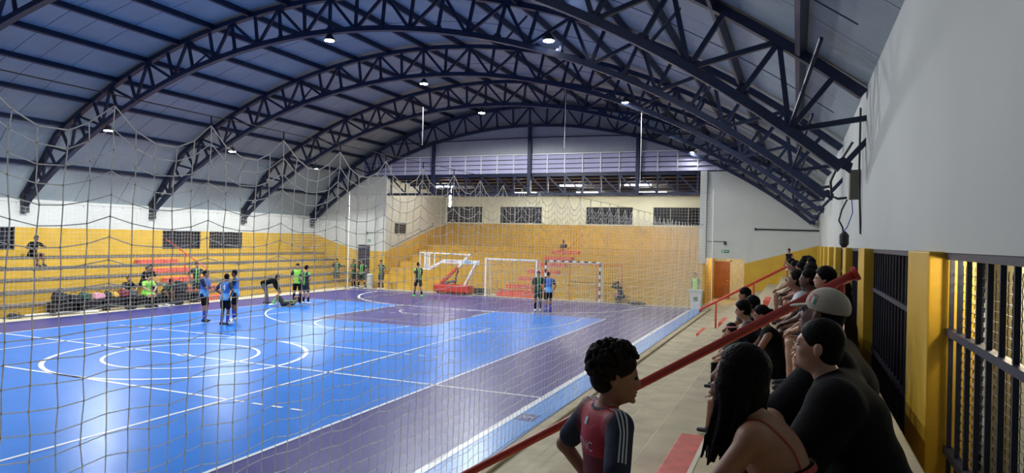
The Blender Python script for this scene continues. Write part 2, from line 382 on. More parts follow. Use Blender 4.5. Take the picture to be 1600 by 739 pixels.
# door passage on the right
pw=MB(); pw.m=0; pw.box((11.88,YE+.2,0),(12.0,28.6,2.17)); pw.m=1; pw.box((11.88,YE+.2,2.17),(12.0,28.6,2.6)); pw.box((9.75,28.5,0),(12,28.7,2.6)); pw.box((9.75,YE+.2,2.5),(12,28.7,2.6))
struct(pw.build('wall_passage',[M['yellow'],M['frame']]))
d=struct(empty('door_1',(9.93,28.45,0)))
dl=box('door_leaf',(0,0,.02),(.88,.045,2.15),M['wood'],d,bevel=.01)
for a in ((-.07,0,0,2.22),(.88,0,.95,2.22),(-.07,2.15,.95,2.22)): box('door_frame',(a[0],-.02,a[1]),(a[2],.05,a[3]),M['frame'],d)
MB().tube([(.8,-.06,1.05),(.7,-.06,1.05)],.012,8).tube([(.8,0,1.05),(.8,-.06,1.05)],.012,8).build('door_handle',M['whitem'],dl)
pl_=bpy.data.lights.new('passage_lamp','POINT'); pl_.energy=35; pl_.shadow_soft_size=.1; pl_.color=(1,.9,.7); po_=bpy.data.objects.new('passage_lamp',pl_); C.objects.link(po_); po_.location=(11.0,26.3,2.4); tag(po_,'lamp in the ceiling of the passage with the brown door','lamp')
sg=thing('wall_sign','small white notice beside the brown door','sign',(11.86,26.2,1.62)); box('plate',(-.01,0,0),(0,.22,.2),M['whitem'],sg); box('symbol',(-.014,.06,.05),(-.01,.16,.15),M['strap'],sg)
d=struct(empty('door_2',(-11.75,YE-.05,0)))
box('door_leaf',(0,0,.02),(.85,.04,2.55),M['navy2'],d)
for k in range(7): box('bar',(.03+k*.13,-.03,.03),(.055+k*.13,-.0,2.5),M['dark'],d)
for k in range(9): box('cross_bar',(0,-.035,.1+k*.28),(.85,-.02,.13+k*.28),M['baggrey'],d)
# exit signs & arms
for (x,z,lab) in ((10.75,2.78,'small green exit sign above the passage on the right'),(-11.2,2.83,'small exit sign above the dark door on the left')):
    t=thing('exit_sign',lab,'sign',(x,YE-.03,z)); box('plate',(0,0,-.07),(.36,.025,.07),M['green'],t)
    box('pictogram',(.05,-.006,-.045),(.12,-.001,.05),M['whitem'],t); box('arrow',(.18,-.006,-.015),(.31,-.001,.015),M['whitem'],t)
t=thing('sensor_arm','thin horizontal conduit with a sensor above the right passage','conduit',(9.9,YE-.03,3.28)); MB().tube([(0,0,0),(1.0,0,0)],.014,6).build('tube',M['baggrey'],t); box('sensor',(.95,-.05,-.16),(1.07,.03,.02),M['dark'],t)
t=thing('sensor_arm','thin bracket with a dark sensor above the left dark door','conduit',(-11.1,YE-.03,3.35)); MB().tube([(0,0,0),(1.25,0,.02)],.012,6).build('tube',M['baggrey'],t); box('sensor',(-.03,-.05,-.13),(.05,.03,.03),M['dark'],t)
t=thing('wall_pipe','dark horizontal pipe on the white wall under the truss feet','pipe',(12.38,YE-.06,3.95)); MB().tube([(0,0,0),(3.0,0,-.03)],.035,8).build('tube',M['dark'],t); box('bracket',(-.04,-.03,-.06),(.05,.06,.06),M['dark'],t)
# recess
YB=31.9
rs=MB(); rs.m=0
rs.prism([(24.2,0),(YB,0),(YB,4.15),(24.2,2.2)],-9.95,-9.75,'x'); rs.m=1
rs.prism([(24.2,2.2),(YB,4.15),(YB,6.3),(24.2,7.0)],-9.95,-9.75,'x')
struct(rs.build('wall_recess_left',[M['yellow'],M['white']]))
rs=MB(); rs.m=0
rs.prism([(24.2,0),(YB,0),(YB,4.15),(24.2,2.2)],9.75,9.95,'x'); rs.m=1
rs.prism([(24.2,2.2),(YB,4.15),(YB,6.3),(24.2,7.0)],9.75,9.95,'x')
struct(rs.build('wall_recess_right',[M['yellow'],M['white']]))
bw=MB(); bw.m=0; bw.box((-9.95,YB,0),(9.95,YB+.2,4.2)); bw.m=1
WN=[(-9.6,-6.74),(-5.3,-2.15),(1.07,4.26),(5.63,8.75)]
xs=[-9.95]+[q for h in WN for q in h]+[9.95]
for i in range(0,len(xs)-1,2): bw.box((xs[i],YB,4.2),(xs[i+1],YB+.2,5.43))
bw.box((-9.95,YB,5.43),(9.95,YB+.2,6.35))
struct(bw.build('wall_recess_back',[M['yellow'],M['cream']]))
for i,(a,b) in enumerate(WN):
    t=struct(empty('window_%d'%(i+4),(a,YB,4.27))); L=b-a; H=1.14
    box('pane',(0,.16,0),(L,.18,H),M['glass'],t); box('window_sill',(-.03,-.03,-.08),(L+.03,.1,0),M['cream'],t)
    for q in ((0,0,L,.05),(0,H-.05,L,H),(0,0,.05,H),(L-.05,0,L,H)): box('frame_bar',(q[0],.02,q[1]),(q[2],.1,q[3]),M['dark'],t)
    n=14
    for k in range(1,n): box('bar',(L*k/n-.012,.03,.05),(L*k/n+.012,.05,H-.05),M['whitem'] if k%5==0 else M['baggrey'],t)
t=thing('wall_window','small dark two-pane window in the white side wall of the recess','window',(-9.74,25.05,3.35)); box('frame',(0,0,0),(.03,1.3,.68),M['dark'],t)
box('pane',(.03,.06,.06),(.04,.62,.62),M['glass'],t); box('pane',(.03,.68,.06),(.04,1.24,.62),M['glass'],t)
t=thing('side_handrail','thin dark wall handrail along the slope of the recess side wall','handrail',(-9.7,24.4,0)); MB().tube([(0,.3,2.45),(0,5.6,3.95),(0,5.6,4.15)],.02,6).build('rail',M['dark'],t)
# recess roof with beams
rr_=MB(); rr_.prism([(24.26,6.92),(YB+.2,6.25),(YB+.2,6.33),(24.26,7.0)],-9.95,9.95,'x'); ro=struct(rr_.build('ceiling_recess',M['tan']))
for k in range(7):
    y=24.6+k*1.15; z=6.92-(y-24.26)*.0848
    box('beam',(-9.75,y-.05,z-.17),(9.75,y+.05,z-.01),M['navy'],ro)
for (a,b,y,z) in [(1.0,2.4,26.5,6.48),(1.2,2.6,29.3,6.25),(5.0,6.5,26.5,6.48),(5.2,6.9,29.3,6.25),(-3.1,-1.6,29.3,6.25),(-7.9,-6.4,26.5,6.48)]:
    t=thing('tube_light','fluorescent tube light under the recess roof, %s'%{1.0:'front one right of the middle column',1.2:'rear one right of the middle column',5.0:'front one left of the right column',5.2:'rear one left of the right column',-3.1:'left of the middle column',-7.9:'at the left end'}[a],'lamp',(a,y,z))
    for q in (-.07,.07): MB().tube([(0,q,-.03),(b-a,q,-.03)],.022,8).build('tube',M['tube'],t)
    box('tray',(-.03,-.13,0),(b-a+.03,.13,.04),M['whitem'],t)
t=thing('vertical_tube_light','bright tube light running towards the court at the left of the recess','lamp',(-6.85,27.1,5.2)); MB().tube([(0,0,0),(0,0,1.25)],.05,8).build('tube',M['tube'],t); box('tray',(-.06,.05,-.05),(.06,.09,1.38),M['whitem'],t)
box('hanger',(-.01,.06,1.3),(.01,.08,1.5),M['dark'],t)
# steel girder
g=thing('lattice_girder','navy lattice girder spanning the recess below the louvres','girder',(0,YE+.1,0))
box('chord',(-9.7,-.06,6.80),(9.7,.06,6.95),M['navy'],g); box('chord',(-9.7,-.06,5.72),(9.7,.06,5.86),M['navy'],g)
box('white_fascia',(-11.5,-.1,6.93),(11.9,-.06,6.99),M['navy'],g)
for i in range(19):
    x=-9.45+i*1.05
    MB().bar((x,0,5.8),(x,0,6.85),.09).build('web_bar',M['navy'],g)
    if i<18:
        if i<9: MB().bar((x+1.05,0,5.82),(x,0,6.83),.08).build('web_bar',M['navy'],g)
        else: MB().bar((x,0,6.83),(x+1.05,0,5.82),.08).build('web_bar',M['navy'],g)
for i,x in enumerate((-6.3,0,6.3)):
    z1=zroof(x,RI)+.1
    o=box('steel_column',(x-.1,YE-.25,5.72),(x+.1,YE-.1,z1),M['navy'],bevel=.008); tag(o,('left','middle','right')[i]+' navy steel column in front of the louvres','column')
# louvres
for i in range(22):
    x=-11.55+i*1.05
    t=struct(empty('window_louvre_%d'%(i+1),(x,YE,6.98)))
    for k in range(4):
        o=MB().prism([(-.10,0),(-.07,0),(.04,.235),(.01,.235)],.03,1.02,'x').build('slat',M['lav'],t); o.location=(0,.05,.01+k*.265)
    box('mullion',(-.03,-.04,0),(.03,.04,1.08),M['whitem'],t)
struct(box('trim_4',(-11.6,YE-.05,8.04),(11.6,YE+.05,8.10),M['whitem']))
struct(box('louvre_shade_backing',(-11.6,YE+.2,6.95),(11.6,YE+.25,8.1),M['baggrey']))  # dark sheet added so the gaps between slats read as shade
gb=[(-11.6,8.1)]+[(11.6,8.1)]+[(x,zroof(x)) for x in np.linspace(11.2,-11.2,24)]
struct(MB().prism(gb,YE+.05,YE+.1).build('wall_gable',M['gable']))
struct(MB().tube([(x,YE-.02,9.05-abs(x)*.012) for x in (-9.5,-4,0,4,9.5)],.03,6).build('trim_5',M['navy']))
# far terrace
ft=thing('far_terrace','wide yellow painted terrace filling the recess at the far end','terrace')
for k in range(7):
    y=22+k*1.2; z1=(k+1)*.379
    xa=9.72 if y>24 else 9.72
    MB().box((-9.72,y,z1-.379),(9.72,y+.08,z1-.04)).build('riser',M['yellow'],ft)
    box('tread',(-9.72,y-.01,z1-.04),(9.72,(y+1.2) if k<6 else YB,z1),M['yellow'] ,ft)
for k in range(7):
    y=22+k*1.2; zb=k*.379
    x0,x1=((-.75,1.35) if k>1 else (-.9,1.5)); 
    o=box('red_aisle_step',(x0+k*.09,y-.5,zb),(x1+k*.03,y-.005,zb+.2),M['redstep'],bevel=.01)
    tag(o,'red painted step in the middle aisle of the far terrace, %s'%('at floor level','second row up','third row up','fourth row up','fifth row up','sixth row up','top row')[k],'step')
o=box('red_riser_panel',(-.9,21.97,.2),(1.5,22.0,.36),M['redstep']); tag(o,'red painted front panel of the far terrace aisle','panel')
hr=thing('handrail','thin dark handrail climbing the far terrace aisle','handrail',(1.45,0,0))
MB().tube([(0,22.6,.38),(0,22.6,1.25),(0,29.9,3.55),(0,29.9,2.7)],.02,6).build('rail',M['red'],hr)

# ---------------------------------------------------------------- ceiling: sheets and purlins
ceil=struct(empty('ceiling',(0,0,0)))
prof=[(-15.55,4.33),(-14.6,5.55),(-13.6,zroof(-13.6)-.12)]+[(x,zroof(x)) for x in np.linspace(-12.9,13.4,30)]+[(14.5,zroof(14.5)),(15.6,zroof(15.6)+.02)]
ROOF0=-20.8
def sheet(w):
    mb=MB(); n=len(prof); vs=[];fs=[]
    for (x,z) in prof: vs+= [(x,0.012,z),(x,w-.012,z),(x,w-.012,z+.04),(x,0.012,z+.04)]
    for i in range(n-1):
        a=4*i;b=a+4
        fs+=[(a,b,b+1,a+1),(a+1,b+1,b+2,a+2),(a+2,b+2,b+3,a+3),(a+3,b+3,b,a)]
    fs+=[(0,1,2,3),(4*n-1,4*n-2,4*n-3,4*n-4)]
    mb.add(vs,fs); return mb.build('roof_sheet',M['roof'],ceil)
s0=sheet(2.04); s0.location=(0,ROOF0,0)
for i in range(1,22):
    c=s0.copy(); C.objects.link(c); c.parent=ceil; c.location=(0,ROOF0+i*2.04,0)
struct(MB().prism([(x,z+.06) for x,z in prof]+[(x,z+.1) for x,z in reversed(prof)],ROOF0,YE+.3).build('ceiling_backing',M['gable'])) if 0 else None
pm=MB(); 
angs=[math.asin(15.05/RO)*k/9.5 for k in range(-9,10)]
p0=None
for a in angs:
    x=RO*math.sin(a)*1.0; z=zroof(x)-.10
    if x<-13.6: z=4.33+(x+15.55)/1.95*2.6-.1
    if p0 is None:
        p0=MB().box((-.045,0,-.11),(.045,YE-ROOF0,.09)).build('purlin',M['navy'],ceil); q=p0
    else: q=p0.copy(); C.objects.link(q); q.parent=ceil
    q.location=(x,ROOF0,z); q.rotation_euler=(0,a,0)
# sag rods between purlins (thin lines across each bay)
for yy in (-3.6,2.4,8.5,14.6,20.7):
    MB().tube([(x,yy,zroof(x)-.14) for x in np.linspace(-13,15,26)],.009,4).build('sag_rod',M['dark'],ceil)

# ---------------------------------------------------------------- arched trusses
A0=math.asin(15.0/RI); NP=32
def P(R,a,dz=0): return (R*math.sin(a),0,R*math.cos(a)+RC+dz)
def chord(R,a0,a1,pre=[],post=[],n=40):
    mb=MB(); pts=pre+[P(R,a0+(a1-a0)*i/n) for i in range(n+1)]+post
    hw,hh=.10,.08; vs=[];fs=[]
    for i,p in enumerate(pts):
        a=Vector(pts[max(i-1,0)]);b=Vector(pts[min(i+1,len(pts)-1)]); d=(b-a).normalized(); nn=Vector((-d.z,0,d.x))
        pv=Vector(p)
        vs+=[pv+nn*hh+Vector((0,-hw,0)),pv+nn*hh+Vector((0,hw,0)),pv-nn*hh+Vector((0,hw,0)),pv-nn*hh+Vector((0,-hw,0))]
    for i in range(len(pts)-1):
        a=4*i;b=a+4
        for k in range(4): fs.append((a+k,a+(k+1)%4,b+(k+1)%4,b+k))
    n4=4*len(pts); fs+=[(0,3,2,1),(n4-4,n4-3,n4-2,n4-1)]
    return mb.add(vs,fs)
tr=thing('roof_truss','arched navy roof truss nearest the camera, crossing the top right','truss',(0,-.6,.12))
chord(RI,-A0,A0,pre=[(-15.35,0,3.95)]).build('bottom_chord',M['navy'],tr)
chord(RO,-math.asin(13.4/RO),math.asin(15.3/RO),pre=[(-15.3,0,4.5)]).build('top_chord',M['navy'],tr)
ub=MB().box((-.043,-.043,0),(.043,.043,1)).build('web_bar',M['navy'],tr)
gp=MB().prism([(-.16,-.02),(.16,-.02),(.09,.13),(-.09,.13)],-.02,.02).build('gusset_plate',M['navy'],tr)
first=True
def webbar(a,b):
    global first
    a=Vector(a);b=Vector(b);d=b-a
    o=ub if first else ub.copy()
    if not first: C.objects.link(o); o.parent=tr
    first=False
    o.location=a; o.rotation_mode='QUATERNION'; o.rotation_quaternion=d.to_track_quat('Z','Y'); o.scale=(1,1,d.length)
for i in range(NP+1):
    a=-A0+2*A0*i/NP
    if i>0: webbar(P(RI,a),P(RO if i>2 else RO-.35*(3-i)/2,a))
    if i<NP:
        b=a+2*A0/NP
        if i%2: webbar(P(RI,a),P(RO,b))
        else: webbar(P(RO if i>1 else RO-.6,a),P(RI,b))
    g_=gp if i==0 else gp.copy()
    if i: C.objects.link(g_); g_.parent=tr
    g_.location=P(RI+.03,a); g_.rotation_euler=(0,a,0)
box('foot_plate',(-15.42,-.13,3.72),(-15.2,.13,4.62),M['dark'],tr)
TL=['second arched navy truss, its left foot at the left edge of the picture','third arched navy truss from the camera','fourth arched navy truss from the camera','last arched navy truss, just in front of the louvred gable']
TRS={-.6:tr}
for k,y in enumerate((5.5,11.6,17.7,23.75)):
    c=copy_tree(tr); c.location=(0,y,(.05,0,-.05,-.08)[k]); c['label']=TL[k]; TRS[y]=c
# knee braces
kb=0
for y in (-.6,5.5,11.6,17.7):
    for x in (-11.2,-6.4,6.3,11.8,14.2):
        a=math.asin(x/RI)
        par=TRS[y]; pz=par.location.z
        MB().bar((P(RI,a)[0],0,P(RI,a)[2]),(x*1.03,1.25 if x<13 else -1.6,zroof(x*1.03)-.16-pz),.05).build('knee_brace',M['navy'],par)

# ---------------------------------------------------------------- floodlights
FL=['hanging low from the second truss on the left','on the crown of the second truss','on the right half of the second truss, largest glare','hanging from the third truss on the left','on the crown of the third truss','on the right half of the third truss','hanging from the fourth truss on the left','on the crown of the fourth truss','small and dim on the right half of the fourth truss','small one on the far gable truss at the right','on the left of the nearest truss','on the crown of the nearest truss','on the right of the nearest truss','over the near left of the court','over the near middle of the court','over the near right of the court','over the goal behind the camera']
for i,(x,y,z) in enumerate(LAMPS):
    t=thing('floodlight','round floodlight '+FL[i],'floodlight',(x,y,z))
    rr=.16 if i not in (8,9) else .09
    hs_=MB().lathe([(rr*1.08,.0),(rr*1.12,.05),(rr*.7,.12),(rr*.45,.2),(rr*.3,.21)],(0,0,.012),16).build('housing',M['dark'],t); MB().lathe([(rr*.98,0),(rr*.98,.012)],n=16).build('lens',M['flood'],hs_)
    zc=math.sqrt(max(RI*RI-x*x,0))+RC
    MB().tube([(0,0,.2),(0,0,max(zc-z,.3))],.012,6).build('hanger',M['dark'],t)
    L=bpy.data.lights.new('flood','SPOT'); L.energy=LAMP_W*LAMP_F[i]; L.spot_size=math.radians(150 if x<-9 else (158 if x>5 else 174)); L.spot_blend=.2; L.shadow_soft_size=.16; L.color=(.93,.97,1)
    lo=bpy.data.objects.new('flood_beam',L); C.objects.link(lo); lo.parent=t; lo.location=(0,0,-.05)
for (x,y,z0,z1) in [(6.05,12,6.7,9.9),(9.0,12,5.2,8.0),(-.2,12,7.0,8.6)]:
    o=MB().tube([(x,y,z0),(x+.01,y,(z0+z1)/2),(x,y,z1)],.008,5).build('cord',M['net']); tag(o,'thin white cord hanging from the trusses, %s'%{6.05:'left of the right lamp',9.0:'the longer one by the right column',-.2:'short one near the crown'}[x],'cord')

# ---------------------------------------------------------------- nets
def cord_net(name,label,org,ux,n_u,n_v,cu,cv,hook,rad,sag,amp,seed,top_extra=None,knots=True,nrm=(1,0,0),hx=5):
    rng=np.random.RandomState(seed); t=thing(name,label,'net',org); ux=Vector(ux); nr=Vector(nrm)
    pts={}
    ph=rng.rand(n_u+1)*6
    bil=np.cumsum(rng.randn(n_u+1)*.003); bil-=np.linspace(bil[0],bil[-1],n_u+1)
    for i in range(n_u+1):
        fr=(i%hook)/hook; s0=4*fr*(1-fr)
        for j in range(n_v+1):
            z=n_v*cv-j*cv - sag*s0*math.exp(-j*.22)*(1) - sag*.06*s0*(1 if j<n_v else 0)
            z=max(z,.01)
            du=rng.randn()*cu*.025*(1 if j else 0)+cu*.10*math.sin(j*.9+ph[i])*math.exp(-j*.35)*(1 if i%hook else .2)
            dx=amp*math.sin(i*.55+j*.35)*min(1,j/4)+bil[i]*min(1,j/5)+rng.randn()*.003
            dz=rng.randn()*cv*.03 + (cv*.12*math.sin(i*1.25+j*.5)*min(1,max(0,(j-6))/8))
            pts[i,j]=ux*(i*cu+du)+nr*dx+Vector((0,0,max(.008,z+(dz if 0<j<n_v else 0))))
    a=MB()
    for i in range(n_u+1): a.tube([pts[i,j] for j in range(n_v+1)],rad*.9,3,cap=False)
    for j in range(n_v+1): a.tube([pts[i,j] for i in range(n_u+1)],rad*(1.15 if j==0 else .9),3,cap=False)
    if knots:
        for i in range(n_u+1):
            for j in range(n_v+1):
                p=pts[i,j]; q=rad*1.9
                a.add([p+Vector(v)*q for v in ((1,0,0),(-1,0,0),(0,1,0),(0,-1,0),(0,0,1.2),(0,0,-1.2))],[(0,2,4),(2,1,4),(1,3,4),(3,0,4),(2,0,5),(1,2,5),(3,1,5),(0,3,5)])
    o=a.build('mesh_of_cords',M['net'],t); o['kind']='stuff'
    L=n_u*cu; zt=n_v*cv
    MB().tube([ux*0+Vector((0,0,zt+.07)),ux*L+Vector((0,0,zt+.07))],.004,5).build('top_cable',M['dark'],t)
    for i in range(0,n_u+1,hook):
        MB().tube([pts[i,0],pts[i,0]+Vector((0,0,.075))],.006 if i else .006,5).build('hook',M['dark'],t)
    return t
# hooks every .785 m; the hook at y=-9.81 is one of them
cord_net('side_net','large white cord net hanging beside the court in front of the camera',(10.3,-9.812-.785*3,0),(0,1,0),41*5,28,.157,.1418,5,.0046,.2,.008,3)
cord_net('side_net','white cord net along the far left side of the court',(-9.86,-6.0,0),(0,1,0),171,26,.157,.152,5,.0032,.10,.015,9,knots=False)
cord_net('end_net','tall fine white net behind the far goals',(-10.3,20.95,0),(1,0,0),138,37,.151,.149,7,.0030,.07,.02,4,knots=False,nrm=(0,1,0))
for x,lab in ((-10.36,'left'),(10.62,'right')):
    o=MB().tube([(x,21,0),(x,21,5.75)],.025,8).build('net_post',M['whitem']); tag(o,'thin pale pole holding the %s end of the far net'%lab,'pole')

# ---------------------------------------------------------------- goals
def goal(label,loc,rz,striped,w=3.0,h=2.0):
    t=thing('futsal_goal',label,'goal',loc,rz); m=M['whitem']
    if striped:
        for s,x in ((0,-w/2),(1,w/2)):
            p=MB()
            for k in range(10): p.m=k%2; p.box((x-.04,-.04,k*.2),(x+.04,.04,k*.2+.2))
            p.build('post',[M['whitem'],M['black']],t)
        p=MB()
        n=14
        for k in range(n): p.m=k%2; p.box((-w/2+w*k/n,-.04,h),(-w/2+w*(k+1)/n,.04,h+.08))
        p.build('crossbar',[M['black'],M['whitem']],t)
    else:
        for x in (-w/2,w/2): box('post',(x-.04,-.04,0),(x+.04,.04,h),m,t)
        box('crossbar',(-w/2-.04,-.04,h),(w/2+.04,.04,h+.08),m,t)
    fm=M['whitem'] if not striped else M['frame']
    for x in (-w/2,w/2): MB().tube([(x,0,h),(x,.45,h-.05),(x,.72,.03),(x,0,.03)],.022,6).build('side_frame',fm,t)
    MB().tube([(-w/2,.72,.03),(w/2,.72,.03)],.03,6).build('ground_bar',fm,t)
    nb=MB(); 
    def prow(fr): # profile along the back
        return [(0,h),( .45,h-.05),(.66,.9),(.72,.05)]
    pr=prow(0)
    def at_(s):
        s*=3; i=min(2,int(s)); q=s-i; return (pr[i][0]+(pr[i+1][0]-pr[i][0])*q, pr[i][1]+(pr[i+1][1]-pr[i][1])*q)
    for i in range(25):
        x=-w/2+w*i/24; nb.tube([(x,)+at_(s/9) for s in range(10)],.004,3,cap=False)
    for s in range(0,22):
        y,z=at_(s/21); nb.tube([(-w/2,y,z),(w/2,y,z)],.004,3,cap=False)
    for x in (-w/2,w/2):
        for k in range(1,12): nb.tube([(x,0,h*k/12),(x,.6,h*k/12)],.004,3,cap=False)
        for k in range(1,6): nb.tube([(x,k*.1,0),(x,k*.1,h)],.004,3,cap=False)
    o=nb.build('goal_net',M['net'],t); o['kind']='stuff'
    return t
goal('white framed futsal goal left of the red aisle',(.12,21.15,.005),math.radians(-1),False)
goal('futsal goal with black and white striped frame, on the right',(3.55,21.3,.005),math.radians(-2),True)
rf=thing('red_goal_frame','spare red goal frame standing behind the striped goal','goal',(4.7,21.9,.0))
for x in (-1.5,.0,1.35): MB().tube([(x,0,.0),(x,0,1.9)],.025,6).build('post',M['red'],rf)
MB().tube([(-1.5,0,1.9),(1.35,0,1.9)],.025,6).build('crossbar',M['red'],rf)
MB().tube([(-1.5,0,.95),(1.35,0,.95)],.018,6).build('mid_rail',M['baggrey'],rf)
# folded portable basketball hoop
bh=thing('basketball_hoop','folded portable basketball hoop with white arms and red padded base','hoop',(-3.3,21.35,0))
MB().box((-1.2,-.45,.1),(.95,.35,.52)).build('base_padding',M['red'],bh,bevel=.06)
MB().tube([(-.95,-.3,.08),(-.95,-.22,.08)],.08,10).build('wheel',M['dark'],bh)
MB().tube([(.75,-.3,.08),(.75,-.22,.08)],.08,10).build('wheel',M['dark'],bh)
MB().bar((-.95,0,.55),(.15,0,1.5),.2,.16).build('red_arm_pad',M['red'],bh,bevel=.03)
MB().bar((.12,0,1.45),(.85,0,2.25),.14,.12).build('main_arm',M['whitem'],bh)
MB().bar((.55,0,.5),(1.25,0,1.8),.12,.1).build('rear_strut',M['whitem'],bh)
MB().bar((.75,.12,.5),(1.3,.12,1.8),.05,.05).build('rear_strut',M['frame'],bh)
MB().bar((-.85,0,1.8),(1.45,0,1.8),.1,.22).build('upper_beam',M['whitem'],bh)
text_obj('beam_lettering','KAZORO',.15,M['red'],(-.3,-.056,1.8),(1,0,0),(0,0,1),bh)
box('beam_plate',(.55,-.07,1.72),(.95,-.055,1.88),M['sky'],bh)
MB().bar((-.85,0,1.8),(-1.75,0,1.32),.1,.14).build('front_arm',M['whitem'],bh)
MB().bar((-1.75,0,1.32),(-2.15,0,1.32),.08,.08).build('front_arm',M['whitem'],bh)
bb=MB(); 
for a,b in (((-2.35,0,1.28),(-2.35,0,2.26)),((-2.35,0,2.26),(.75,0,2.22)),((-2.0,0,1.3),(-2.0,0,2.24)),((-1.88,0,1.3),(-1.88,0,2.24)),((-1.72,0,1.35),(-1.72,0,2.24)),((-1.4,0,1.5),(-1.4,0,2.24))):
    MB().bar(a,b,.07).build('backboard_frame_bar',M['whitem'],bh)
MB().tube([(-.1,.1,.55),(.0,.1,1.1),(.1,.1,1.3)],.05,8).build('hydraulic_cylinder',M['dark'],bh)
MB().tube([(-.7,-.1,.56),(.1,-.1,.75)],.07,8).build('counterweight',M['baggrey'],bh)
o=box('equipment_case',(-2.2,21.5,0),(-1.75,21.9,.35),M['bag'],bevel=.03); tag(o,'dark case on the floor between the hoop base and the white goal','case')

# ---------------------------------------------------------------- SDF figure builder
def smin(a,b,k):
    h=np.clip(.5+.5*(b-a)/k,0,1); return b*(1-h)+a*h-k*h*(1-h)
class SDF:
    def __init__(s): s.p=[]; s.cuts=[]; s.sub=[]
    def cap(s,a,b,ra,rb,k=.03): s.p.append(('c',np.array(a,float),np.array(b,float),ra,rb,k)); return s
    def ell(s,c,r,R=None,k=.03): s.p.append(('e',np.array(c,float),np.array(r,float),np.eye(3) if R is None else np.array(R),0,k)); return s
    def cut(s,n,d): n=np.array(n,float); l=np.linalg.norm(n); s.cuts.append((n/l,d/l)); return s   # keeps n.p<=d
    def d1(s,p,Q):
        if p[0]=='c':
            a,b=p[1],p[2]; ab=b-a; h=np.clip(((Q-a)@ab)/max(ab@ab,1e-9),0,1)
            return np.linalg.norm(Q-a-h[...,None]*ab,axis=-1)-(p[3]+(p[4]-p[3])*h)
        L=(Q-p[1])@p[3]; k0=np.linalg.norm(L/p[2],axis=-1); k1=np.linalg.norm(L/p[2]**2,axis=-1)
        return k0*(k0-1)/np.maximum(k1,1e-9)
    def bb(s):
        lo=[];hi=[]
        for p in s.p:
            if p[0]=='c': lo.append(np.minimum(p[1]-p[3],p[2]-p[4])); hi.append(np.maximum(p[1]+p[3],p[2]+p[4]))
            else: R=p[2].max(); lo.append(p[1]-R); hi.append(p[1]+R)
        return lo,hi
    def mesh(s,h):
        lo,hi=s.bb(); L=np.min(lo,0)-3*h; H=np.max(hi,0)+3*h
        n=np.ceil((H-L)/h).astype(int)+1
        V=np.full(n,1.0,np.float32)
        ax=[L[i]+h*np.arange(n[i]) for i in range(3)]
        for p,l,q in zip(s.p,lo,hi):
            m=max(p[5]*1.2,2.5*h); i0=np.maximum(((l-m-L)/h).astype(int),0); i1=np.minimum(((q+m-L)/h).astype(int)+2,n)
            sl=tuple(slice(i0[i],i1[i]) for i in range(3))
            G=np.stack(np.meshgrid(*[ax[i][sl[i]] for i in range(3)],indexing='ij'),-1)
            V[sl]=smin(V[sl],s.d1(p,G).astype(np.float32),p[5])
        for (nn,d) in s.cuts:
            G=np.stack(np.meshgrid(*ax,indexing='ij'),-1); V=np.maximum(V,(G@nn-d).astype(np.float32))
        return nets(V,L,h)
def sdf_at(S,Q):
    Q=np.array(Q,float); v=np.full(Q.shape[:-1],1.0)
    for p in S.p: v=smin(v,S.d1(p,Q),p[5])
    return v
def onto(S,Q,d=.003,it=6):
    Q=np.array(Q,float); e=1e-3
    for _ in range(it):
        v=sdf_at(S,Q); g=np.stack([(sdf_at(S,Q+np.eye(3)[i]*e)-v)/e for i in range(3)],-1); g/=np.maximum(np.linalg.norm(g,axis=-1,keepdims=True),1e-6)
        Q=Q-g*(v-d)[...,None]
    return Q
def band(name,S,pts,wdir,wd,m,par,s,d=.003,n=24):
    # flat strip following the surface of S
    pts=np.array(pts,float); t_=np.linspace(0,len(pts)-1,n); c=np.stack([np.interp(t_,range(len(pts)),pts[:,i]) for i in range(3)],1)
    w_=np.array(wdir,float); w_/=np.linalg.norm(w_); A_=onto(S,c-w_*wd/2,d)*s; B_=onto(S,c+w_*wd/2,d)*s
    mb=MB(); mb.add([tuple(v) for v in A_]+[tuple(v) for v in B_],[(i,i+1,n+i+1,n+i) for i in range(n-1)]); return mb.build(name,m,par,smooth=True)
def cloth_text(txt,size,S,org,right,up,m,par,s,d=.003):
    me=text_mesh(txt,size); me.materials.clear(); me.materials.append(m); r_=np.array(right,float);r_/=np.linalg.norm(r_);u_=np.array(up,float);u_/=np.linalg.norm(u_)
    V=np.array([tuple(v.co) for v in me.vertices]); W=np.array(org)+V[:,:1]*r_+V[:,1:2]*u_; W=onto(S,W,d)*s
    for v,w_ in zip(me.vertices,W): v.co=tuple(w_)
    me.update(); return link('lettering',me,par)
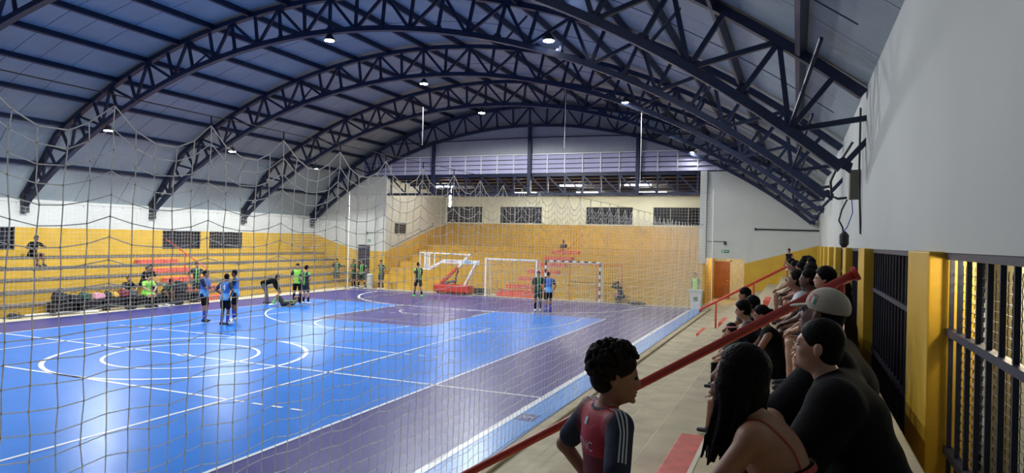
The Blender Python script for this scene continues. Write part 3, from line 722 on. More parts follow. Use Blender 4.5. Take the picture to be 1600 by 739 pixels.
def nets(V,L,h):
    S=V<0; n=np.array(V.shape)-1
    acc=np.zeros(tuple(n)+(3,),np.float32); cnt=np.zeros(tuple(n),np.float32)
    for a in range(3):
        b,c=[q for q in range(3) if q!=a]
        for ob in (0,1):
            for oc in (0,1):
                s0=[None]*3; s1=[None]*3
                s0[a]=slice(0,n[a]); s1[a]=slice(1,n[a]+1)
                s0[b]=s1[b]=slice(ob,ob+n[b]); s0[c]=s1[c]=slice(oc,oc+n[c])
                v0=V[tuple(s0)]; v1=V[tuple(s1)]; x=(v0<0)!=(v1<0)
                t=np.where(x,v0/np.where(x,v0-v1,1),0)
                acc[...,a]+=np.where(x,t,0); acc[...,b]+=np.where(x,ob,0); acc[...,c]+=np.where(x,oc,0); cnt+=x
    act=cnt>0; idx=np.full(tuple(n),-1,int); idx[act]=np.arange(act.sum())
    I=np.argwhere(act); vs=L+h*(I+acc[act]/cnt[act][:,None])
    quads=[]
    for a in range(3):
        b,c=(a+1)%3,(a+2)%3
        s0=[slice(1,n[q]) for q in range(3)]; s0[a]=slice(0,n[a]); s1=list(s0); s1[a]=slice(1,n[a]+1)
        A=S[tuple(s0)]; B=S[tuple(s1)]; E=np.argwhere(A!=B); 
        if len(E)==0: continue
        fl_=A[A!=B]; off=np.array([1,1,1]); off[a]=0; E=E+off
        eb=np.zeros(3,int); eb[b]=1; ec=np.zeros(3,int); ec[c]=1
        q=[idx[tuple((E-eb-ec).T)],idx[tuple((E-ec).T)],idx[tuple(E.T)],idx[tuple((E-eb).T)]]
        Q=np.stack(q,1); Q[~fl_]=Q[~fl_][:,::-1]; quads.append(Q)
    return vs,np.concatenate(quads)
def np_mesh(name,vs,qs,mats,parent,func=None,extra=None):
    me=bpy.data.meshes.new(name); v=[tuple(x) for x in vs]; q=[tuple(int(i) for i in x) for x in qs]
    nq=len(q)
    if extra and extra.v:
        o=len(v); v+=extra.v; q+=[tuple(i+o for i in t) for t in extra.f]
    me.from_pydata(v,[],q)
    for m in (mats if isinstance(mats,(list,tuple)) else [mats]): me.materials.append(m)
    if func is not None:
        cc=np.array(vs)[np.array(qs)].mean(1); mi=func(cc).astype(int); me.polygons.foreach_set('material_index',list(mi)+[0]*(len(q)-nq))
    me.polygons.foreach_set('use_smooth',[True]*len(me.polygons)); me.update()
    return link(name,me,parent)
def rotm(yaw_,pitch_,roll_=0):
    return np.array(Matrix.Rotation(yaw_,3,'Z')@Matrix.Rotation(pitch_,3,'X')@Matrix.Rotation(roll_,3,'Y'))
def ik(a,t,l1,l2,pole):
    a=np.array(a,float);t=np.array(t,float);d=t-a;D=np.linalg.norm(d)
    if D>(l1+l2)*.995: d=d/D*(l1+l2)*.995; D=(l1+l2)*.995; t=a+d
    u_=d/D; x=(l1*l1-l2*l2+D*D)/(2*D); h=math.sqrt(max(l1*l1-x*x,0)); pole=np.array(pole,float); pv=pole-u_*(pole@u_); pv/=max(np.linalg.norm(pv),1e-6)
    return a+u_*x+pv*h, t
def person(label,loc,yaw_,H=1.72,pose=None,fit=None,res=.03,group=None,tilt=None,name='person'):
    pose=pose or {}; fit=fit or {}
    s=H/1.75; g=pose.get; t=thing(name,label,'person',loc,yaw_,group)
    if tilt: t.rotation_euler=(tilt[0],tilt[1],yaw_)
    bw_=fit.get('build',1.0); fem=fit.get('fem',0)
    A=lambda *v: np.array(v,float)
    Pv=A(*g('pelvis',(0,0,.95))); lean=math.radians(g('lean',2)); sl=math.radians(g('side',0)); tw_=math.radians(g('twist',0))
    T=A(math.sin(sl),math.sin(lean)*math.cos(sl),math.cos(lean)*math.cos(sl))
    LX=A(math.cos(tw_),math.sin(tw_),-math.sin(sl)*math.cos(tw_)); LX/=np.linalg.norm(LX); FW=np.cross(T,LX); FW/=np.linalg.norm(FW)
    LX=np.cross(FW,T)
    HX=A(1,0,0) if 'hipx' not in pose else A(*pose['hipx'])
    Rt=np.stack([LX,FW,T],1)
    ns=Pv+T*.50; sh=[Pv+T*.455+LX*q*.175*bw_*(1-.08*fem) for q in (-1,1)]
    nk=ns+T*.03+FW*.015; hd_y=math.radians(g('hyaw',0)); hd_p=math.radians(g('hpitch',0))
    yb=math.atan2(-FW[0],FW[1]) if abs(FW[0])+abs(FW[1])>1e-6 else 0
    Rh=rotm(yb+hd_y,-hd_p+(-lean*.45 if 'habs' not in pose else 0),math.radians(g('hroll',0)))
    hc=nk+T*.055+Rh@A(0,.025,.105)
    hps=fit.get('hscale',1.0)
    ank=[A(*g('ankL',(-.11,0,.085))),A(*g('ankR',(.11,0,.085)))]
    kp=[g('kpL',(-.1,1,0)),g('kpR',(.1,1,0))]
    hip=[Pv+HX*q*.09-T*.02 for q in (-1,1)]
    kn=[];an=[]
    for i in (0,1):
        k_,a_=ik(hip[i],ank[i],.43,.42,kp[i]); kn.append(k_);an.append(a_)
    wr_=[A(*g('wrL',(-.27,.06,.83))),A(*g('wrR',(.27,.06,.83)))]
    ep=[g('epL',(-.4,-1,0)),g('epR',(.4,-1,0))]; el=[];wt=[]
    for i in (0,1):
        e_,w_=ik(sh[i],wr_[i],.285,.25,ep[i]); el.append(e_);wt.append(w_)
    S=SDF()
    S.ell(Pv,(.16*bw_*(1+.06*fem),.115*bw_,.12),Rt,k=.05); S.ell(Pv+T*.17,(.135*bw_*(1-.1*fem),.1*bw_,.14),Rt,k=.06)
    S.ell(Pv+T*.35,(.155*bw_*(1-.06*fem),.108*bw_,.16),Rt,k=.06)
    S.cap(sh[0]-LX*-.03,sh[1]-LX*.03,.058*bw_,.058*bw_,k=.05); S.cap(ns-T*.03,hc-Rh@A(0,0,.06),.056*bw_,.05,k=.03)
    h=lambda x,y,z: hc+Rh@(A(x,y,z)*hps)
    fine=res<.015
    S.ell(h(0,-.008,.03),A(.071,.087,.083)*hps,Rh,k=.02); S.ell(h(0,.028,-.03),A(.060,.064,.085)*hps,Rh,k=.03)
    S.ell(h(0,.04,-.078),A(.042,.045,.034)*hps,Rh,k=.03)
    S.cap(h(0,.086,.0),h(0,.101,-.033),.008*hps,.0125*hps,k=.014); 
    for q in (-1,1):
        S.ell(h(q*.077,-.004,-.012),A(.011,.02,.032)*hps,Rh,k=.008)
    if fine:
        S.cap(h(-.034,.078,.016),h(.034,.078,.016),.011,.011,k=.018); S.ell(h(0,.088,-.1),A(.017,.014,.014),Rh,k=.02)
        S.ell(h(0,.094,-.063),A(.022,.011,.006),Rh,k=.006); S.ell(h(0,.092,-.077),A(.019,.011,.008),Rh,k=.006)
        for q in (-1,1):
            S.ell(h(q*.035,.062,-.03),A(.022,.02,.022),Rh,k=.02); S.ell(h(q*.012,.098,-.034),A(.009,.011,.008),Rh,k=.008)
    for i in (0,1):
        S.cap(sh[i],el[i],.050*bw_*(1-.12*fem),.040*bw_*(1-.1*fem),k=.03); S.cap(el[i],wt[i],.041*bw_,.027,k=.02)
        d=(kn[i]-hip[i]); S.cap(hip[i],kn[i],.088*bw_,.058*bw_,k=.04); S.cap(kn[i],an[i],.054*bw_,.036,k=.02)
        fdir=pose.get('ftL' if i==0 else 'ftR',(0,1,0)); fd=A(*fdir); fd/=np.linalg.norm(fd)
        sd=an[i]-kn[i]; sd/=np.linalg.norm(sd)
        mc=kn[i]+(an[i]-kn[i])*.3; bk=-fd; S.ell(mc+bk*.015,(.05*bw_,.055*bw_,.1),np.stack([np.cross(fd,sd)/max(np.linalg.norm(np.cross(fd,sd)),1e-6),fd,-sd],1) if abs(fd@sd)<.9 else None,k=.03)
        S.cap(an[i]-A(0,0,.03)-fd*.03,an[i]+fd*.14-A(0,0,.055) ,.038,.026,k=.02)
    # hands
    ex=MB()
    for i in (0,1):
        fdv=(wt[i]-el[i]); fdv/=np.linalg.norm(fdv)
        hdv=g('hdL' if i==0 else 'hdR',None)
        hd=A(*hdv) if hdv is not None else fdv
        hd/=np.linalg.norm(hd)
        pn=A(*g('pnL' if i==0 else 'pnR',((1,0,0) if i==0 else (-1,0,0)))); pn=pn-hd*(pn@hd); pn/=max(np.linalg.norm(pn),1e-6); lt=np.cross(hd,pn)
        S.ell(wt[i]+hd*.045,(.042,.048,.017),np.stack([lt,hd,pn],1),k=.02)
        cu=math.radians(g('curlL' if i==0 else 'curlR',28)); fn=8 if fine else 4
        fw=-1 if i==0 else 1
        for q,(o_,ln) in enumerate(((-.030,.068),(-.010,.078),(.011,.073),(.031,.058))):
            b0=wt[i]+hd*.075+lt*o_*fw; d1=hd*math.cos(cu*.5)+pn*math.sin(cu*.5); d2=hd*math.cos(cu*1.5)+pn*math.sin(cu*1.5)
            p1=b0+d1*ln*.5; p2=p1+d2*ln*.5
            ex.tube([b0-hd*.015,b0,p1,p2-d2*.006,p2],.01,fn,rads=[.0095,.0095,.0088,.0078,.004])
        b0=wt[i]+hd*.03-lt*.034*fw; d1=hd*.75-lt*.55*fw+pn*.3; p1=b0+d1*.035; p2=p1+(hd*.9-lt*.2*fw+pn*.3)*.03
        ex.tube([b0-d1*.01,p1,p2-(p2-p1)*.1,p2],.011,fn,rads=[.0125,.0115,.0095,.005])
    def sc(mb):
        mb.v=[tuple(np.array(v)*s) for v in mb.v]; return mb
    vs,qs=S.mesh(res); body=np_mesh('body',vs*s,qs,fit.get('skin',M['skin2']),t,extra=sc(ex))
    if fit.get('head_at'):
        W=fit['head_at']; cy_,sy_=math.cos(yaw_),math.sin(yaw_); q_=hc*s
        t.location=(W[0]-(cy_*q_[0]-sy_*q_[1]),W[1]-(sy_*q_[0]+cy_*q_[1]),loc[2])
        print('HEAD',label[:40],'z err (mine-target) %.3f'%(loc[2]+q_[2]-W[2]),'loc',[round(v,2) for v in t.location])
    info=dict(t=t,h=h,body=S,Rh=Rh,hc=hc,Rt=Rt,Pv=Pv,T=T,LX=LX,FW=FW,sh=sh,el=el,wt=wt,kn=kn,an=an,hip=hip,s=s,ns=ns)
    # eyes
    e=MB()
    for q in (-1,1):
        c=h(q*.031,.083,-.002); n_=6
        vs_=[];fs_=[]
        for a_ in range(1,n_):
            for b_ in range(8):
                th=PI*a_/n_; ph=2*PI*b_/8; v=Rh@A(math.sin(th)*math.cos(ph)*1.35,math.cos(th)*.8,math.sin(th)*math.sin(ph)*.8)*.0105*hps; vs_.append((c+v)*s)
        for a_ in range(n_-2):
            for b_ in range(8): fs_.append((a_*8+b_,a_*8+(b_+1)%8,(a_+1)*8+(b_+1)%8,(a_+1)*8+b_))
        fs_.append(tuple(range(8))); fs_.append(tuple((n_-2)*8+b_ for b_ in range(8))); e.add(vs_,fs_)
    e.build('eyes',M['eye'],t,smooth=True)
    # clothes
    sh_m=fit.get('shirt'); inf=.014+fit.get('loose',0)
    if sh_m is not None:
        Q=SDF(); hem=fit.get('hem',.10); zc0=(Pv@T)-hem
        Q.ell(Pv,(.16*bw_*(1+.06*fem)+inf,.115*bw_+inf,.14),Rt,k=.05); Q.ell(Pv+T*.17,(.135*bw_+inf+.006,.1*bw_+inf,.16),Rt,k=.07)
        Q.ell(Pv+T*.35,(.155*bw_+inf,.108*bw_+inf,.165),Rt,k=.06); Q.cap(sh[0]+LX*.03,sh[1]-LX*.03,.058*bw_+inf,.058*bw_+inf,k=.05)
        Q.cap(Pv-T*.06+LX*.06,Pv-T*.06-LX*.06,.12*bw_+inf*.4,.12*bw_+inf*.4,k=.05)
        slv=fit.get('sleeve',.62)
        if slv:
            for i in (0,1):
                if slv<=1: Q.cap(sh[i],sh[i]+(el[i]-sh[i])*slv,.056*bw_+inf,.052*bw_+inf,k=.03)
                else:
                    Q.cap(sh[i],el[i],.052*bw_+inf,.043*bw_+inf,k=.03); Q.cap(el[i],el[i]+(wt[i]-el[i])*.96,.043*bw_+inf,.030+inf*.7,k=.02)
            if slv>1: Q.cap(ns-T*.02,ns+T*.03,.07,.062,k=.03)
        Q.cut(-T,-zc0)
        if fit.get('neckline'): Q.cut(T-FW*.25,(Pv+T*fit['neckline'])@(T-FW*.25)/1.0)
        rr_=max(res*.95,.01) if fine else res*.9
        vs,qs=Q.mesh(rr_)
        fn_=fit.get('shirtf'); o=None
        if fn_:
            R_=Rt; P0=Pv
            o=np_mesh('shirt',vs*s,qs,sh_m,t,func=lambda cc: fn_((cc/s-P0)@R_))
        else: o=np_mesh('shirt',vs*s,qs,sh_m,t)
        info['shirt']=o; info['shirtsdf']=Q
    lg=fit.get('legs','shorts'); lm=fit.get('legmat',M['blk'])
    Q=SDF(); Q.ell(Pv-T*.02,(.165*bw_*(1+.06*fem)+.008,.118*bw_+.01,.11),Rt,k=.05)
    for i in (0,1):
        if lg=='shorts':
            e_=hip[i]+(kn[i]-hip[i])*fit.get('shortlen',.74); Q.cap(hip[i],e_,.098*bw_,.086*bw_,k=.03)
            dd=(kn[i]-hip[i])/np.linalg.norm(kn[i]-hip[i])
        else:
            Q.cap(hip[i],kn[i],.096*bw_,.070*bw_,k=.03); Q.cap(kn[i],kn[i]+(an[i]-kn[i])*.93,.068*bw_,.052*bw_,k=.02)
    Q.cut(T,(Pv@T)+.09)
    vs,qs=Q.mesh(res*.9 if not fine else max(res,.012)); np_mesh('shorts' if lg=='shorts' else 'trousers',vs*s,qs,lm,t)
    # socks and shoes
    for i in (0,1):
        fd=A(*pose.get('ftL' if i==0 else 'ftR',(0,1,0))); fd/=np.linalg.norm(fd)
        if fit.get('sock') is not None:
            Q=SDF(); Q.cap(kn[i]+(an[i]-kn[i])*fit.get('sockf',.22),an[i],.056*bw_,.044,k=.01); vs,qs=Q.mesh(res*.8); np_mesh('sock',vs*s,qs,fit['sock'],t)
        if fit.get('shoe') is not None:
            Q=SDF(); Q.cap(an[i]-A(0,0,.03)-fd*.04,an[i]+fd*.15-A(0,0,.05),.047,.036,k=.02); Q.cap(an[i]-fd*.01,an[i]-A(0,0,.03),.045,.045,k=.02); vs,qs=Q.mesh(min(res*.8,.02)); np_mesh('shoe',vs*s,qs,fit['shoe'],t)
    # hair
    hs=fit.get('hair','short'); hm=fit.get('hairmat',M['hairb'])
    if hs:
        Q=SDF(); th_={'buzz':.004,'short':.010,'curly':.008,'long':.018,'bun':.010,'cap':.006,'thick':.022}[hs]
        rr=max(.008,min(res*.7,.014)) if not fine else .006
        Q.ell(h(0,-.010,.035),A(.070+th_,.086+th_,.080+th_)*hps,Rh,k=.02)
        Q.ell(h(0,-.038,-.02),A(.061+th_*.6,.052+th_,.068)*hps,Rh,k=.02)
        nrm=Rh@A(0,.80,-.62); Q.cut(nrm,nrm@h(0,.0635 if hs!='buzz' else .055,.03))
        if hs=='bun': Q.ell(h(0,-.12,.03),A(.035,.035,.035),Rh,k=.01)
        if hs in('long',):
            Q.cuts=[]; n2=Rh@A(0,.80,-.62); 
            Q2=Q
            back=-FW
            Ln=fit.get('hairlen',.42); down=A(*fit.get('hairdown',(0,0,-1))); down/=np.linalg.norm(down)
            st=h(0,-.06,.0); rnd=np.random.RandomState(3)
            Q.cut(n2,n2@h(0,.06,.02))
            vs,qs=Q.mesh(rr); np_mesh('hair',vs*s,qs,hm,t)
            Q=SDF()
            nl=16 if not fine else 44
            for k in range(nl):
                ang=-fit.get('hairang',1.9)+2*fit.get('hairang',1.9)*k/(nl-1); sx=math.sin(ang)*.068; sy=-math.cos(ang)*.080-.005
                p=h(sx,sy,.03); pts=[p]; q=p.copy()
                for m_ in range(5):
                    st_=(down*(Ln*(.8+.3*rnd.rand()))/5 + back*.01*(1 if m_<2 else 0)+A(rnd.randn(),rnd.randn(),0)*.006+ (A(*fit.get('hairflow',(0,0,0))))*.02)
                    q=q+st_; pts.append(q.copy())
                for m_ in range(5): 
                    ra=.024-.0036*m_; Q.cap(pts[m_],pts[m_+1],ra,ra-.004,k=.012)
        if hs in('curly',):
            rnd=np.random.RandomState(11)
            nl=620 if fine else 40
            for k in range(nl):
                v=rnd.randn(3); v/=np.linalg.norm(v)
                if v[2]<-.55 or (v[1]*.8-v[2]*.62)>.42: continue
                e_=1+.10*rnd.rand(); c_=h(v[0]*.084*e_,-.012+v[1]*.10*e_,.037+v[2]*.092*e_); Q.cuts=Q.cuts; Q.ell(c_,A(1,1,1)*((.007+.011*rnd.rand()) if fine else .02),k=.003)
            Q.cuts=[(nrm,nrm@h(0,.072,.03))]
        vs,qs=Q.mesh(rr); np_mesh('hair',vs*s,qs,hm,t)
    if fit.get('capm'):
        Q=SDF(); Q.ell(h(0,-.010,.043),A(.083,.102,.088)*hps,Rh,k=.01); up=Rh@A(0,.1,1); Q.cut(-up,-(up@h(0,0,.02)))
        vs,qs=Q.mesh(.006 if fine else .014); np_mesh('cap_crown',vs*s,qs,fit['capm'],t)
        Q=SDF(); Q.ell(h(0,.098,.012),A(.072,.068,.010)*hps,Rh@rotm(0,-.35),k=.01); vs,qs=Q.mesh(.006 if fine else .014); np_mesh('cap_peak',vs*s,qs,fit['capm'],t)
    return info

# ---- outfits
def stripes(c):   # black jersey with green centre and shoulder stripes
    x,y,z=c[:,0],c[:,1],c[:,2]
    a=(np.abs(x-.035)<.022)|(np.abs(x+.075)<.014); b=(np.abs(x)>.19)&(z>.40)&(y<.02)
    return np.where(a|b,1,0)
def bibf(c): return np.where((np.abs(c[:,0])<.155)&(c[:,2]>-.08),1,0)
def bluef(c):
    z=c[:,2]; o=np.where(z<.16,2,1); o=np.where(np.abs(c[:,0])>.17,0,o); return o
BL=dict(shirt=[M['teamk'],M['teamg']],shirtf=stripes,legs='shorts',legmat=M['teamk'],sock=M['blk'],shoe=M['shoew'],skin=M['skin2'],hair='short')
BU=dict(shirt=[M['navyc'],M['teamb'],M['teamc']],shirtf=bluef,legs='shorts',legmat=M['blk'],sock=M['sockb'],sockf=.3,shoe=M['shoek'],skin=M['skin2'],hair='short')
BI=dict(shirt=[M['teamk'],M['lime']],shirtf=bibf,legs='shorts',legmat=M['blk'],sock=M['blk'],shoe=M['shoek'],skin=M['skin1'],hair='short')
def F(b,**k): d=dict(b); d.update(k); return d
HIPS=dict(wrL=(-.19,.05,1.03),wrR=(.19,.05,1.03),epL=(-1,-.5,0),epR=(1,-.5,0),hdL=(.6,.6,-.3),hdR=(-.6,.6,-.3))
CROSS=dict(wrL=(.08,.24,1.22),wrR=(-.08,.25,1.18),epL=(-.6,0,-1),epR=(.6,0,-1))
BACKH=dict(wrL=(-.04,-.2,1.0),wrR=(.04,-.2,1.0),epL=(-1,-.2,0),epR=(1,-.2,0))
WALK=dict(ankL=(-.1,.22,.085),ankR=(.1,-.22,.1),wrL=(-.25,-.12,.88),wrR=(.25,.2,.9))
D=math.radians
# yaw: 0 faces +Y (away); pi faces camera-ish; pi/2 faces -X
RS_=.028
pl=person('blue team player on the left of the trio by the ball, arms folded',(-4.75,5.05,.01),D(-70),1.80,dict(CROSS,ankR=(.13,.08,.085)),BU,RS_)
p14=person('blue team player number 14 with his back to the camera, beside the ball',(-3.47,4.75,.01),D(5),1.74,dict(HIPS,ankL=(-.13,0,.085)),F(BU,skin=M['skin3']),RS_)
text_obj('shirt_number','14',.30,M['whitem'],(0,-.165,1.28),(1,0,0),(0,.05,1),p14['t'],.003)
person('blue team player on the right of the trio, facing the others',(-4.2,5.95,.01),D(125),1.80,dict(CROSS,ankL=(-.14,.02,.085),hyaw=20),F(BU,skin=M['skin3'],shoe=M['shoew']),RS_)
b=thing('futsal_ball','white futsal ball at the feet of player 14','ball',(-3.3,4.85,.112))
import bmesh
def ball(n,m,par,rad,off=(0,0,0)):
    bm=bmesh.new(); bmesh.ops.create_icosphere(bm,subdivisions=3,radius=rad); me=bpy.data.meshes.new(n); bm.to_mesh(me); bm.free(); me.materials.append(m)
    me.polygons.foreach_set('use_smooth',[True]*len(me.polygons)); o=link(n,me,par); o.location=off; return o
ball('shell',M['whitem'],b,.105)
for k in range(5):
    a=k*1.256; q=MB().lathe([(.03,0),(.03,.006)],n=5).build('patch',M['black'],b); v=Vector((math.cos(a)*.8,math.sin(a)*.8,.5)).normalized(); q.location=v*.101; q.rotation_mode='QUATERNION'; q.rotation_quaternion=v.to_track_quat('Z','Y')
person('man in dark top and grey trousers bending over the fallen player',(-7.3,10.9,.01),D(-65),1.76,dict(pelvis=(0,-.12,.92),lean=72,wrL=(-.12,.62,.45),wrR=(.12,.62,.45),ankL=(-.12,-.1,.085),ankR=(.12,.12,.085),hpitch=-30),dict(shirt=M['blk'],sleeve=1.5,legs='pants',legmat=M['jeans'],shoe=M['shoek'],skin=M['skin2'],hair='short'),RS_)
person('player in black lying on the floor with one knee raised',(-6.2,10.75,.12),D(120),1.74,dict(pelvis=(0,0,.0),lean=-84,ankL=(-.1,.42,-.02),ankR=(.12,.5,-.02),kpL=(0,.3,1),kpR=(.2,.3,1),wrL=(-.35,-.3,-.03),wrR=(.15,-.55,.25),epL=(-1,0,0),epR=(.6,0,1)),F(BL,sock=M['teamg']),RS_)
person('player in a lime green bib with hands on hips beside the fallen player',(-6.6,12.1,.01),D(-160),1.80,dict(HIPS,ankL=(-.16,0,.085),ankR=(.16,0,.085)),BI,RS_)
person('black team player with his back turned next to the lime bib',(-6.0,11.9,.01),D(-5),1.74,dict(HIPS,ankL=(-.1,0,.085),ankR=(.14,.06,.085)),F(BL,skin=M['skin1']),RS_)
gx=[(-11.05,20.85,'black team player standing furthest left by the end wall',dict(HIPS),D(190)),(-9.85,20.9,'black team player with folded arms left of the small bin',dict(CROSS),D(170)),(-9.05,20.6,'black team player just right of the small bin, legs apart',dict(HIPS,ankL=(-.28,.02,.085),ankR=(.28,0,.085)),D(180)),(-8.2,21.3,'black team player standing alone right of the dark door, hands behind him',dict(BACKH,ankL=(-.14,0,.085),ankR=(.14,0,.085)),D(175))]
for (x,y,lab,po,yw) in gx: person(lab,(x,y,.0),yw,1.74,po,BL,RS_)
pk=person('black team goalkeeper in bright green shoes walking in front of the basketball hoop',(-3.75,18.0,.01),D(60),1.80,dict(WALK),F(BL,shoe=M['shoeg']),RS_)
text_obj('shirt_number','7',.28,M['whitem'],(0,-.165,1.28),(1,0,0),(0,.05,1),pk['t'],.003)
person('black team player facing his blue rival in front of the goals',(3.85,15.4,.01),D(-150),1.76,dict(wrL=(-.2,.2,1.0)),BL,RS_)
person('blue team player beside the black team player in front of the goals',(4.4,15.25,.01),D(40),1.74,dict(wrR=(.3,.1,1.0)),F(BU,shoe=M['sockb'],skin=M['skin2']),RS_)
person('person in black crouching with a camera beside the red goal frame',(6.15,21.5,.0),D(70),1.74,dict(pelvis=(0,0,.36),lean=22,ankL=(-.14,.16,.085),ankR=(.14,.2,.085),wrL=(-.06,.34,.98),wrR=(.06,.34,.98),epL=(-1,0,-1),epR=(1,0,-1)),dict(shirt=M['blk'],sleeve=1.5,legs='pants',legmat=M['blk'],shoe=M['shoek'],skin=M['skin2'],hair='short'),RS_)
cm=thing('camera','small black camera held up by the crouching person','camera',(5.72,21.63,1.0),D(70)); box('body',(-.07,-.03,-.05),(.07,.03,.05),M['black'],cm,bevel=.008); MB().tube([(0,.03,0),(0,.12,0)],.035,10).build('lens_barrel',M['black'],cm)
o=SDF().ell((0,0,0),(.45,.16,.09)).ell((.25,.03,0),(.25,.12,.07)); vs,qs=o.mesh(.03); o=np_mesh('duffel_bag',vs,qs,M['bag'],None); o.location=(6.95,21.2,.08); tag(o,'flat black bag on the floor right of the crouching person','bag')
person('person in a lime vest behind the wheeled bin at the court corner',(9.78,21.75,.0),D(150),1.70,dict(),dict(shirt=[M['baggrey'],M['lime']],shirtf=bibf,legs='pants',legmat=M['blk'],shoe=M['shoek'],skin=M['skin2'],hair='short'),RS_)
person('lone spectator seated high on the far terrace aisle',(.35,29.6,2.27+.0),D(178),1.72,dict(pelvis=(0,0,.12),lean=18,ankL=(-.14,.5,-.29),ankR=(.14,.5,-.29),kpL=(0,1,1),kpR=(0,1,1),wrL=(-.1,.45,.3),wrR=(.1,.45,.3)),dict(shirt=M['blk'],legs='shorts',legmat=M['whitec'],shoe=M['shoek'],skin=M['skin2'],hair='short'),RS_)
SIT=dict(pelvis=(0,0,.11),lean=14,ankL=(-.13,.44,-.31),ankR=(.13,.44,-.31),kpL=(0,1,1),kpR=(0,1,1),wrL=(-.1,.40,.24),wrR=(.1,.40,.24),epL=(-1,-.2,-.2),epR=(1,-.2,-.2),pnL=(0,0,-1),pnR=(0,0,-1))
person('spectator in dark clothes seated alone on the top row of the left terrace',(-14.75,5.5,1.96),D(-80),1.74,dict(SIT,wrL=(-.1,.5,.4),wrR=(.2,.3,.3)),dict(shirt=M['blk'],legs='shorts',legmat=M['blk'],shoe=M['shoek'],skin=M['skin3'],hair='short'),RS_)

# ---- bench with bags and substitutes
bn=thing('team_bench','long dark bench along the left touch line','bench',(-10.45,3.45,0))
box('seat',(-.2,0,.42),(.2,6.6,.47),M['dark'],bn,bevel=.01)
for k in range(7): box('leg',(-.18,.05+k*1.05,0),(.18,.12+k*1.05,.42),M['black'],bn)
box('back_panel',(-.2,0,.06),(-.17,6.6,.4),M['baggrey'],bn)
def bag(label,loc,sz,m,seed,hand=True):
    rnd=np.random.RandomState(seed); t=thing('sports_bag',label,'bag',loc); S=SDF()
    S.ell((0,0,sz[2]*.5),(sz[0]*.5,sz[1]*.5,sz[2]*.55),k=.05)
    for q in range(3): S.ell(((rnd.rand()-.5)*sz[0]*.5,(rnd.rand()-.5)*sz[1]*.7,sz[2]*(.3+.35*rnd.rand())),(sz[0]*.32,sz[1]*.3,sz[2]*.4),k=.05)
    S.cut((0,0,-1),0.0); S.cut((0,.25,1),sz[2]*.82); S.cut((1,0,.2),sz[0]*.42); S.cut((0,1,.3),sz[1]*.46); S.cut((0,-1,.2),sz[1]*.46)
    vs,qs=S.mesh(.022); np_mesh('bag_body',vs,qs,m,t)
    if hand: MB().tube([(0,-.12,sz[2]*.85),(0,-.06,sz[2]*1.15),(0,.06,sz[2]*1.15),(0,.12,sz[2]*.85)],.012,5).build('handle',M['black'],t)
    return t
BG=[(3.8,'large black bag at the left end of the bench',(.45,.6,.42),'bag'),(4.3,'black bag second on the bench',(.4,.45,.28),'bag'),(4.75,'dark green bag on the bench left of the pink one',(.4,.5,.34),'baggreen'),(5.3,'pink folded cloth bag on the bench',(.35,.5,.28),'bagpink'),(5.68,'small black bag between the pink and yellow ones',(.3,.32,.34),'bag'),(5.98,'small yellow bag on the bench',(.3,.3,.26),'bagyel'),(6.35,'maroon bag on the bench',(.38,.45,.36),'bagred'),(6.75,'dark grey bag beside the maroon one',(.35,.4,.32),'baggrey'),(9.1,'large black backpack at the right end of the bench',(.45,.75,.6),'bag')]
for k,(y,lab,sz,m) in enumerate(BG): bag(lab,(-10.42,y,.47),sz,M[m],k+1)
bag('small dark bag on the floor at the far left beside the white pipe',(-10.55,2.35,.0),(.3,.6,.2),M['bag'],31)
bag('black bag on the floor under the bench, left of the substitute',(-10.0,6.35,0),(.3,.5,.2),M['bag'],32)
bag('dark holdall on the floor in front of the bench beside white shoes',(-9.95,8.45,0),(.3,.8,.28),M['bag'],33)
bag('low black bag on the floor near the substitute\'s feet',(-10.0,7.2,0),(.3,.4,.18),M['bag'],34)
o=MB().tube([(-10.6,2.7,.05),(-10.55,4.0,.05),(-10.0,5.0,.05)],.05,10).build('white_pipe',M['whitem'],smooth=True); tag(o,'white pipe lying on the floor left of the bench','pipe')
SB=lambda **k: dict(SIT,ankL=(-.14,.42,-.385),ankR=(.14,.42,-.385),**k)
person('substitute in a lime shirt seated on the bench leaning forward',(-10.4,7.35,.47),D(-95),1.72,SB(),F(BI,shirt=M['lime'],shirtf=None,legmat=M['lime']),RS_)
person('substitute in black seated behind the lime one, head bowed',(-11.05,6.95,.40),D(-95),1.74,dict(SB(),hpitch=-20),F(BL,shirt=M['blk'],shirtf=None),RS_)
person('man in black seated one row up behind the bench',(-11.6,8.35,.79),D(-90),1.76,dict(SIT),dict(shirt=M['blk'],legs='pants',legmat=M['jeans'],shoe=M['shoek'],skin=M['skin2'],hair='short'),RS_)
person('spectator in dark top peering over on the left of the group behind the bench',(-11.3,7.9,.79),D(-60),1.70,dict(SIT),dict(shirt=M['blk'],legs='pants',legmat=M['blk'],shoe=M['shoek'],skin=M['skin2'],hair='cap'),RS_)
person('player with lime and white sleeve bending down on the bench towards the bag',(-10.4,8.3,.47),D(-110),1.74,dict(SB(),lean=50,wrL=(-.1,.6,-.1),wrR=(.12,.62,-.1)),F(BL,skin=M['skin3']),RS_)
person('black team player standing in front of the red aisle of the left terrace',(-10.35,9.85,.0),D(-120),1.80,dict(HIPS),F(BL,shoe=M['shoek']),RS_)
for k,(y,x) in enumerate(((7.55,-9.75),(8.0,-9.72))):
    Q=SDF().cap((0,-.08,.05),(0,.1,.04),.05,.04); vs,qs=Q.mesh(.02); o=np_mesh('trainer',vs,qs,M['shoew'],None); o.location=(x,y,0); o.rotation_euler=(0,0,-1.2+k*.5); tag(o,'white trainer on the floor in front of the bench, %s'%('left one','right one')[k],'shoe')

